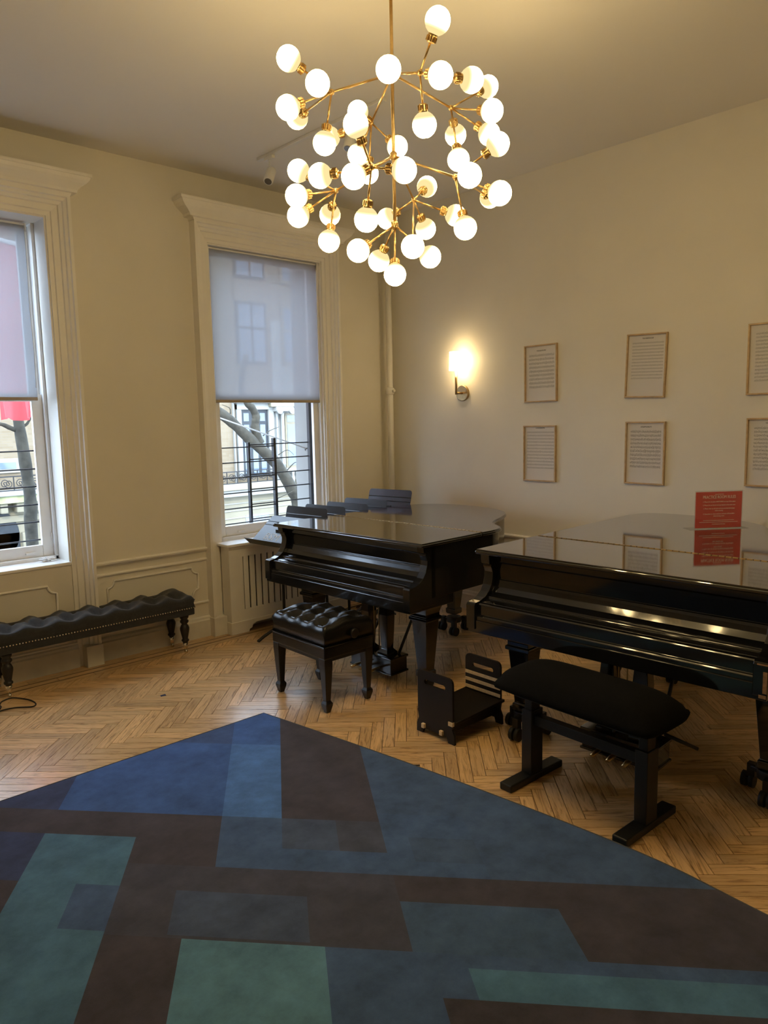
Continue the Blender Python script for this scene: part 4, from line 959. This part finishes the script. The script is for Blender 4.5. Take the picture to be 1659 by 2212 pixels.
# ================================================================== MUSIC STANDS
def stand(label, x, y, rz, ztop, tilt, h, w=.49, txt=None, foot=0):
    t = thing('music_stand', label, 'music stand', (x, y, 0), rz, 'black music stands between the piano and the window')
    zc = ztop-h*math.cos(tilt)        # lip height ; desk face looks to local -x
    dx, dz = math.sin(tilt), math.cos(tilt)
    base = Vector((-h*dx/2, 0, zc))
    def P(s, yy, off=0): return (base.x+dx*s-dz*off, yy, base.z+dz*s+dx*off)
    dk = MB(); r = .022; prof = [(-w/2, 0), (w/2, 0), (w/2, h-r), (w/2-r*.3, h-r*.3), (w/2-r, h), (-w/2+r, h), (-w/2+r*.3, h-r*.3), (-w/2, h-r)]
    dk.prism([(p[1], p[0]) for p in prof], 0, -.0025, lambda s, yy, o: P(s, yy, o))
    d = dk.build('desk', STANDM, t)
    cr = MB()
    for s in (h*.66, h*.78): cr.add([P(s, -w/2+.002, .0003), P(s, w/2-.002, .0003), P(s+.004, w/2-.002, .003), P(s+.004, -w/2+.002, .003), P(s+.008, w/2-.002, .0003), P(s+.008, -w/2+.002, .0003)], [(0, 1, 2, 3), (3, 2, 4, 5)])
    cr.build('crease', STANDM, d)
    lp_ = MB(); lp_.prism([(p[1], p[0]) for p in ((-w/2-.012, .0), (w/2+.012, .0), (w/2-.002, .0025), (-w/2+.002, .0025))], 0, 0, lambda s, yy, o: P(s, yy, o)) if False else lp_.add([P(0, -w/2), P(0, w/2), P(-.004, w/2+.015, .062), P(-.004, -w/2-.015, .062), P(.0025, -w/2), P(.0025, w/2), P(-.001, w/2+.015, .062), P(-.001, -w/2-.015, .062)], [(0, 1, 2, 3), (7, 6, 5, 4), (0, 4, 5, 1), (1, 5, 6, 2), (2, 6, 7, 3), (3, 7, 4, 0)])
    lp_.build('lip', STANDM, t)
    ctr = P(h*.45, 0, -.012)
    MB().cyl((ctr[0]+.02, 0, .20), (ctr[0]+.02, 0, ctr[2]), .0085, n=10).build('post', BMET, t)
    MB().cyl((ctr[0]+.02, 0, .06), (ctr[0]+.02, 0, .52), .0125, n=10).build('lower_tube', BMET, t)
    MB().box((ctr[0]-.012, -.035, ctr[2]-.035), (ctr[0]+.03, .035, ctr[2]+.035)).build('head_bracket', BMET, t, bevel=.003)
    for k in range(3):
        a = math.radians(k*120+foot); ca, sa = math.cos(a), math.sin(a); c0 = ctr[0]+.02
        lg_ = MB(); pts = [(.0, .085), (.06, .082), (.14, .062), (.21, .034), (.265, .006)]
        vs = []
        for rr, z in pts:
            for s in (-1, 1):
                for dzz in (-.006, .006): vs.append((c0+ca*rr-sa*s*.016, sa*rr+ca*s*.016, max(0.0005, z+dzz)))
        fs = [(0, 1, 3, 2)]; m_ = len(pts)
        for i in range(m_-1):
            o = i*4; fs += [(o, o+4, o+5, o+1), (o+2, o+3, o+7, o+6), (o+1, o+5, o+7, o+3), (o, o+2, o+6, o+4)]
        fs.append((m_*4-4, m_*4-2, m_*4-1, m_*4-3)); lg_.add(vs, fs).build('foot', BMET, t)
    if txt:
        c = P(h*.18, .13, .0006); xa = Vector((0, -1, 0)); ya = Vector((dx, 0, dz)); na = Vector((-dz, 0, dx))
        mw = Matrix(((xa.x, ya.x, na.x, c[0]), (xa.y, ya.y, na.y, c[1]), (xa.z, ya.z, na.z, c[2]), (0, 0, 0, 1)))
        text_mesh('lettering', txt, .105, INKW, t, mw, 'LEFT')
    return t
stand('low tilted music stand marked with white letters in front of the radiator cover', 3.43, 4.93, math.radians(4), .985, math.radians(52), .33, txt='BSM', foot=175)
stand('first upright music stand in the row after the lettered one', 3.63, 4.865, math.radians(6), 1.065, math.radians(14), .33, foot=60)
stand('second upright music stand in the row after the lettered one', 3.82, 4.86, math.radians(5), 1.062, math.radians(14), .33, foot=60)
stand('third upright music stand in the row after the lettered one', 4.09, 4.885, math.radians(7), 1.058, math.radians(14), .33, foot=60)
stand('fourth upright music stand with a small white check mark, second last of the row', 4.33, 4.91, math.radians(9), 1.070, math.radians(14), .33, foot=60)
stand('tallest music stand closest to the corner pipe', 4.60, 4.87, math.radians(9), 1.135, math.radians(16), .33, foot=60)
# ================================================================== SMALL FLOOR THINGS
def cable(name, label, pts, r, m_, cat='cable'):
    P = catmull(pts, 8); o = MB().tube(P, r, 6).build(name, m_); setp(o, label, cat); return o
def fz(x, y, z): p = on_z(x, y, 0); return (p.x, p.y, z)
cable('power_cable', 'loop of black cable lying on the floor at the photo left edge', [fz(-40, 1535, .005), fz(-5, 1527, .005), fz(5, 1517, .006), fz(28, 1509, .005), fz(62, 1513, .005), fz(77, 1521, .005), fz(70, 1528, .005), fz(35, 1530, .005), fz(5, 1537, .008), fz(-8, 1545, .012), fz(2, 1530, .014), fz(-30, 1520, .006)], .0042, RUBB)
p = on_z(352, 1502.5); o = MB().add([(p.x-.02, p.y-.01, .0012), (p.x+.015, p.y-.018, .0012), (p.x+.022, p.y+.012, .0018), (p.x-.012, p.y+.015, .0012), (p.x-.02, p.y-.01, .0003), (p.x+.015, p.y-.018, .0003), (p.x+.022, p.y+.012, .0003), (p.x-.012, p.y+.015, .0003)], [(0, 1, 2, 3), (7, 6, 5, 4), (0, 4, 5, 1), (1, 5, 6, 2), (2, 6, 7, 3), (3, 7, 4, 0)]).build('tape_scrap', TAPE)
setp(o, 'dark blue scrap of tape on the herringbone floor', 'scrap')
p = on_z(898, 1654); o = MB().obox((p.x-.012, p.y+.014, .003), (p.x+.014, p.y-.016, .003), .007, .004).build('wood_splinter', RUBB); setp(o, 'small black splinter on the floor beside the rug edge', 'scrap')
# crumpled tissue on the window sill
tb_ = bmesh.new(); bmesh.ops.create_icosphere(tb_, subdivisions=3, radius=1)
for v in tb_.verts:
    n_ = .65+.35*math.sin(v.co.x*5+1)*math.cos(v.co.y*6)+.25*math.sin(v.co.z*9+v.co.x*7); v.co = Vector((v.co.x*.062*n_, v.co.y*.032*n_, max(0, .018+v.co.z*.020*n_)))
me = bpy.data.meshes.new('tissue'); tb_.to_mesh(me); tb_.free(); me.materials.append(TISS); o = bpy.data.objects.new('crumpled_tissue', me); COL.objects.link(o)
o.location = (1.80, 5.56, W1[2]+.0045); setp(o, 'crumpled white tissue on the left window sill', 'tissue')
# cables and power strip by the wall below the far music stands
ps = thing('power_strip', 'grey power strip with plugs on the floor beyond the pianos', 'power strip', (4.87, 5.10, 0), math.radians(70))
MB().box((-.14, -.028, .001), (.14, .028, .038)).build('housing', mat('grey plastic', (.28, .28, .27), .5, noise=.05), ps, bevel=.006)
for k in range(3): MB().box((-.09+k*.08, -.016, .038), (-.055+k*.08, .016, .068)).build('plug', RUBB if k != 1 else WHITEM, ps, bevel=.004)
cable('power_cable', 'thin black cable running along the floor by the radiator cover', [(4.80, 5.25, .006), (4.5, 5.215, .006), (4.1, 5.2, .006), (3.6, 5.19, .006)], .004, RUBB)
# ================================================================== OUTSIDE
ZG = -2.6; YS = 20.0
ground = MB().box((-30, YO, ZG-.2), (60, 60, ZG)).build('ground', ASPH, kind='structure')
sidewalk = MB().box((-30, 17.2, ZG), (60, 23, ZG+.14)).build('sidewalk', SIDEW, kind='structure')
sidewalk2 = MB().box((-30, YO, ZG), (60, 9.6, ZG+.14)).build('sidewalk', SIDEW, kind='structure')
outer = MB().box((XL-4, YW+.1, ZG), (XW+4, YO, -.06)).build('wall_outer', STONEW, kind='structure')
def dpt(a, b): return on_y(420+a/5.53, 840+b/5.53, YS)
def dbox(mb, a0, b0, a1, b1, y0, y1):
    p, q = dpt(a0, b0), dpt(a1, b1); mb.box((min(p.x, q.x), y0, min(p.z, q.z)), (max(p.x, q.x), y1, max(p.z, q.z)))
def scroll_rail(parent, x0, x1, z0, z1, y):
    r = MB(); r.box((x0, y-.02, z1-.03), (x1, y+.02, z1)); r.box((x0, y-.02, z0), (x1, y+.02, z0+.025)); r.build('rail_bar', IRON, parent)
    h = z1-z0; k = 0; x = x0
    while x < x1:
        MB().box((x-.012, y-.012, z0), (x+.012, y+.012, z1)).build('baluster', IRON, parent)
        for s in (1, -1):
            pts = []
            for i in range(22):
                a = i/21*math.pi*3.2; rr = h*.30*(1-i/25); pts.append((x+h*.5*(1 if s > 0 else 1)+s*(-h*.12+rr*math.cos(a)*.9), y, z0+h*.5+s*rr*math.sin(a)))
            MB().tube(pts, .011, 5).build('scroll', IRON, parent)
        x += h*.95
def fwindow(parent, x0, x1, z0, z1, y, frame, mull=1, trans=None, fr=.09, proud=.05):
    w = MB().box((x0, y-.02, z0), (x1, y+.08, z1)).build('window', frame, parent)
    n = mull+1; iw = (x1-x0-fr*(n+1))/n; rows = [(z0+fr, (trans-fr/2 if trans else z1-fr))]+([(trans+fr/2, z1-fr)] if trans else [])
    for k in range(n):
        for za, zb in rows: MB().box((x0+fr+k*(iw+fr), y-.028, za), (x0+fr+k*(iw+fr)+iw, y-.018, zb)).build('pane', DPANE, w)
    return w
# ---- house seen through the far window
h2 = thing('townhouse', 'buff brick townhouse with dark tall casement and iron balcony across the street', 'building', (0, 0, 0))
MB().box((9.4, YS, -.15), (19, YS+3, 8.6)).build('wall', BRICK, h2)
MB().box((9.4, YS-.03, ZG+.14), (19, YS+3, -.15)).build('ground_storey', STONE, h2)
zc_ = [dpt(290, 1140).z, dpt(290, 1220).z, dpt(290, 1300).z]
MB().box((9.4, YS-.35, zc_[1]), (14.0, YS+.1, zc_[0])).build('balcony_slab', STONE, h2, bevel=.02)
MB().box((9.4, YS-.28, zc_[2]), (19, YS+.1, zc_[1])).build('stone_band', STONEW, h2, bevel=.02)
for b_ in (1385, 1470, 1560): 
    z = dpt(290, b_).z; MB().box((9.4, YS-.06, z-.03), (19, YS, z)).build('string_course', STONEW, h2)
scroll_rail(h2, 9.6, 13.9, zc_[0], dpt(290, 990).z, YS-.32)
s = MB(); dbox(s, 440, 150, 500, 1140, YS-.10, YS); s.build('quoin_strip', STONEW, h2, bevel=.01)
x0, x1 = dpt(535, 250).x, dpt(860, 250).x; zt, zb = dpt(535, 250).z, dpt(560, 1060).z
MB().box((x0-.16, YS-.12, zb), (x0, YS+.02, zt+.16)).build('surround', STONEW, h2); MB().box((x1, YS-.12, zb), (x1+.2, YS+.02, zt+.16)).build('surround', STONEW, h2)
MB().box((x0-.16, YS-.14, zt), (x1+.2, YS+.02, zt+.20)).build('lintel', STONEW, h2, bevel=.01); MB().box((x0-.28, YS-.28, zt+.20), (x1+.32, YS+.02, zt+.32)).build('hood', STONEW, h2, bevel=.02)
fwindow(h2, x0, x1, zb, zt, YS-.03, DARKW, 2, dpt(535, 410).z, .11)
MB().box((x1+.25, YS-.05, -.15), (19, YS, 5)).build('stone_bay', STONEW, h2)
for a0, a1 in ((935, 985), (990, 1060)):
    p, q = dpt(a0, 280), dpt(a1, 900); MB().lathe(((p.x+q.x)/2, YS-.16, q.z), [((q.x-p.x)*.5, 0), ((q.x-p.x)*.42, .05), ((q.x-p.x)*.38, p.z-q.z-.15), ((q.x-p.x)*.5, p.z-q.z)], 16).build('column', STONEW, h2)
p = dpt(1010, 265); MB().box((p.x-.32, YS-.34, p.z-.02), (p.x+.36, YS, p.z+.13)).build('capital', STONEW, h2, bevel=.02)
for sx in (-1, 1): MB().cyl((p.x+.02+sx*.24, YS-.40, p.z), (p.x+.02+sx*.24, YS-.30, p.z), .10, n=16).build('volute', STONEW, h2)
MB().box((p.x-.5, YS-.3, p.z+.13), (19, YS, p.z+.5)).build('entablature', STONE, h2, bevel=.02)
xa, xb = dpt(1060, 290).x, dpt(1060, 290).x+1.25
fwindow(h2, xa, xb, dpt(1265, 930).z, dpt(1060, 290).z, YS-.07, TANW, 1, dpt(1060, 410).z, .08)
MB().box((xa-.1, YS-.25, dpt(1265, 960).z-.05), (xb+.1, YS, dpt(1265, 930).z)).build('sill', STONEW, h2)
zb_, zt_ = dpt(1280, 1100).z, dpt(1180, 970).z
for k in range(9): MB().lathe((xa+.1+k*.16, YS-.3, zb_), [(.05, 0), (.04, .04), (.07, .14), (.035, .26), (.05, zt_-zb_)], 10).build('baluster', STONEW, h2)
p, q = dpt(605, 1510), dpt(890, 1600); v_ = MB().box((p.x, YS-.04, q.z), (q.x, YS-.01, p.z)).build('grate', mat('grey grate', (.25, .26, .28), .6, noise=.2), h2)
for i in range(2):
    fwindow(h2, x0+.0, x1+.1, 3.6+i*2.6, 5.5+i*2.6, YS-.03, DARKW, 1, 4.7+i*2.6, .09); fwindow(h2, xa, xb, 3.6+i*2.6, 5.5+i*2.6, YS-.07, TANW, 1, 4.7+i*2.6, .09)
# ---- house seen through the near window
def d1(a, b): return on_y(a/5.53, 840+b/5.53, YS)
h1 = thing('townhouse', 'buff brick townhouse with mossy ledge and arched doorway beyond the left tree', 'building', (0, 0, 0))
MB().box((0, YS, .08), (9.4, YS+3, 8.6)).build('wall', BRICK, h1)
MB().box((0, YS-.02, ZG+.14), (9.4, YS+3, .08)).build('ground_storey', STONE, h1)
fwindow(h1, 3.9, d1(225, 825).x, d1(225, 985).z-.02, d1(225, 825).z, YS-.05, STONEW, 1, None, .10)
MB().box((0, YS-.6, .08), (9.4, YS, .20)).build('ledge', STONEW, h1, bevel=.02)
MB().box((0, YS-.5, -.10), (9.4, YS, .08)).build('mossy_band', mat('mossy stone', (.36, .38, .20), .95, noise=.5, nscale=3), h1)
for k in range(14): MB().box((4.2+k*.38, YS-.42, -.36), (4.38+k*.38, YS, -.10)).build('bracket', STONE, h1, bevel=.03)
MB().box((0, YS-.12, -.62), (9.4, YS, -.46)).build('string_course', STONE, h1)
scroll_rail(h1, 3.9, 6.6, .20, d1(250, 1020).z, YS-.5)
dx0, dx1 = 4.4, d1(225, 1700).x; dz = d1(225, 1665).z
MB().box((dx0, YS-.05, ZG+.14), (dx1, YS, dz-.1)).build('doorway', DARKW, h1)
MB().lathe(((dx0+dx1)/2, YS-.05, dz-.12), [((dx1-dx0)/2, 0), ((dx1-dx0)/2, .04)], 28, 'Y').build('arch_head', DARKW, h1)
for sx in (dx0-.26, dx1+.04): MB().box((sx, YS-.16, ZG+.14), (sx+.22, YS, dz-.1)).build('surround', STONE, h1, bevel=.02)
for i in range(2):
    for xx in (4.2, 6.6): fwindow(h1, xx, xx+1.1, 2.9+i*2.7, 4.9+i*2.7, YS-.05, STONEW, 1, 4.0+i*2.7, .09)
# ---- trees
def tree(name, label, limbs, twigs):
    t = thing(name, label, 'tree', limbs[0][0][0] if False else (limbs[0][0][0][0], limbs[0][0][0][1], ZG+.14)); off = Vector(t.location)
    for i, (pts, r0, r1) in enumerate(limbs):
        P = catmull(pts, 10); n = len(P); rs = [(r0+(r1-r0)*k/(n-1))*(1+.05*math.sin(k*.45+i)+.03*math.sin(k*1.1)) for k in range(n)]
        o = MB().tube([p-off for p in P], rs, 14).build('trunk' if i == 0 else 'limb', BARK, t)
    for pts, r in twigs: MB().tube([p-off for p in catmull(pts, 5)], [r*(1-.07*k) for k in range((len(pts)-1)*5+1)], 6).build('twig', BARK, t)
    return t
def q1(a, b, Y=10.): v = on_y(a/5.53, 840+b/5.53, Y); return (v.x, v.y, v.z)
def q2(a, b, Y=11.): v = on_y(420+a/5.53, 840+b/5.53, Y); return (v.x, v.y, v.z)
tree('street_tree', 'slender furrowed tree trunk rising outside the left window', [([(3.12, 10, ZG+.14), q1(390, 1880), q1(365, 1350), q1(305, 900), q1(215, 345), q1(200, 100), (2.95, 10.1, 3.6), (2.8, 10.2, 5.5), (2.9, 10.0, 7.5)], .085, .05),
     ([q1(225, 500), q1(130, 470), q1(40, 430), q1(-120, 380), q1(-300, 200)], .035, .015), ([q1(270, 450), q1(320, 420), q1(360, 360), q1(480, 200)], .02, .01)], [])
tree('street_tree', 'thick dark leaning tree trunk with a rising limb outside the far window', [([(8.3, 11, ZG+.14), (8.2, 11, -1), q2(1240, 1420), q2(1180, 1230), q2(1000, 920), q2(820, 740), q2(640, 580), q2(450, 400), q2(250, 240), q2(50, 60), q2(-250, -300), q2(-400, -900)], .125, .07),
     ([q2(780, 650), q2(735, 520), q2(725, 430), q2(735, 330), q2(690, 230), q2(620, 150), q2(560, -60), q2(620, -400)], .085, .05)],
     [([q2(820, 560, 10.6), q2(900, 500, 10.6), q2(1010, 455, 10.6)], .012), ([q2(1110, 970, 10.7), q2(1200, 880, 10.6), q2(1260, 900, 10.5)], .012), ([q2(1000, 790, 10.7), q2(1110, 730, 10.6), q2(1190, 790, 10.5)], .010), ([q2(430, 300, 11), q2(420, 230, 11), q2(330, 190, 11)], .012), ([q2(990, 1310, 10.6), q2(1100, 1260, 10.6), q2(1230, 1190, 10.6)], .010)])
# ---- window guards
def guard(label, x0, x1, y, zs_, posts, right=None):
    t = thing('window_guard', label, 'window guard', ((x0+x1)/2, y, zs_[-1])); off = Vector(t.location)
    if right is None:
        for z in zs_: MB().cyl(Vector((x0, y, z))-off, Vector((x1, y, z))-off, .0055, n=8).build('bar', IRON, t)
    else:
        xm0, xm1 = right
        for z in zs_: MB().cyl(Vector((x0, y, z))-off, Vector((xm1, y, z))-off, .0055, n=8).build('bar', IRON, t)
        for z in zs_: MB().cyl(Vector((xm0, y+.02, z+.018))-off, Vector((x1, y+.02, z+.018))-off, .0055, n=8).build('bar', IRON, t)
    for x, w, zt in posts: MB().box(Vector((x-w/2, y-.010, zs_[-1]-.02))-off, Vector((x+w/2, y+.026, zt))-off).build('upright', IRON, t)
    return t
guard('black iron window guard bars outside the window over the tufted bench', W1[0]+.02, W1[1]-.06, 5.75, [1.601, 1.466, 1.335, 1.2, 1.069, .934], [(1.52, .022, 1.62), (W1[0]+.05, .022, 1.62), (W1[1]-.075, .016, 1.62)])
guard('two-part black iron window guard outside the window above the radiator cover', W2[0]+.01, 4.30, 5.60, [1.559, 1.427, 1.293, 1.158, 1.022, .888], [(3.595, .018, 1.60), (3.87, .026, 1.63), (4.285, .03, 1.95)], (3.595, 3.87))
# ---- banner, pole and rope
fl_ = thing('flag', 'red flag hanging from a pole outside the left window', 'flag', (2.45, YO, 3.0))
MB().cyl((0, 0, 0), (-.06, 3.0, .82), .022, n=10).build('pole', WHITEM, fl_)
n, m_ = 26, 18; vs = []
for i in range(n+1):
    for j in range(m_+1):
        u, v = i/n, j/m_; y = .75+2.1*u; zt = .205+.57*u
        vs.append((-.05+.05*math.sin(u*19+v*2.2)*v+.02*math.sin(u*41)*v, y+.10*v*math.sin(u*6)-.12*v*(1-u), zt*(1-v)+v*(-1.14+.02*math.sin(u*16))))
MB().add(vs, [(i*(m_+1)+j, (i+1)*(m_+1)+j, (i+1)*(m_+1)+j+1, i*(m_+1)+j+1) for i in range(n) for j in range(m_)], True).build('cloth', REDC, fl_)
hk = on_y(662, 969, 5.67); e_ = on_y(464, 899, 6.43); dv = e_-hk
rp = MB().cyl(hk, hk+dv*3.2, .0065, n=8).build('guy_rope', ROPE); setp(rp, 'white rope slanting across the far window from a wall hook', 'rope')
h_ = MB().tube([hk+Vector((.03, -.005, .0)), hk+Vector((.012, 0, .006)), hk, hk+Vector((-.012, .006, -.006)), hk+Vector((-.004, .012, -.018))], .005, 6).build('wall_hook', IRON); setp(h_, 'small black hook holding the white rope outside the far window', 'hook')
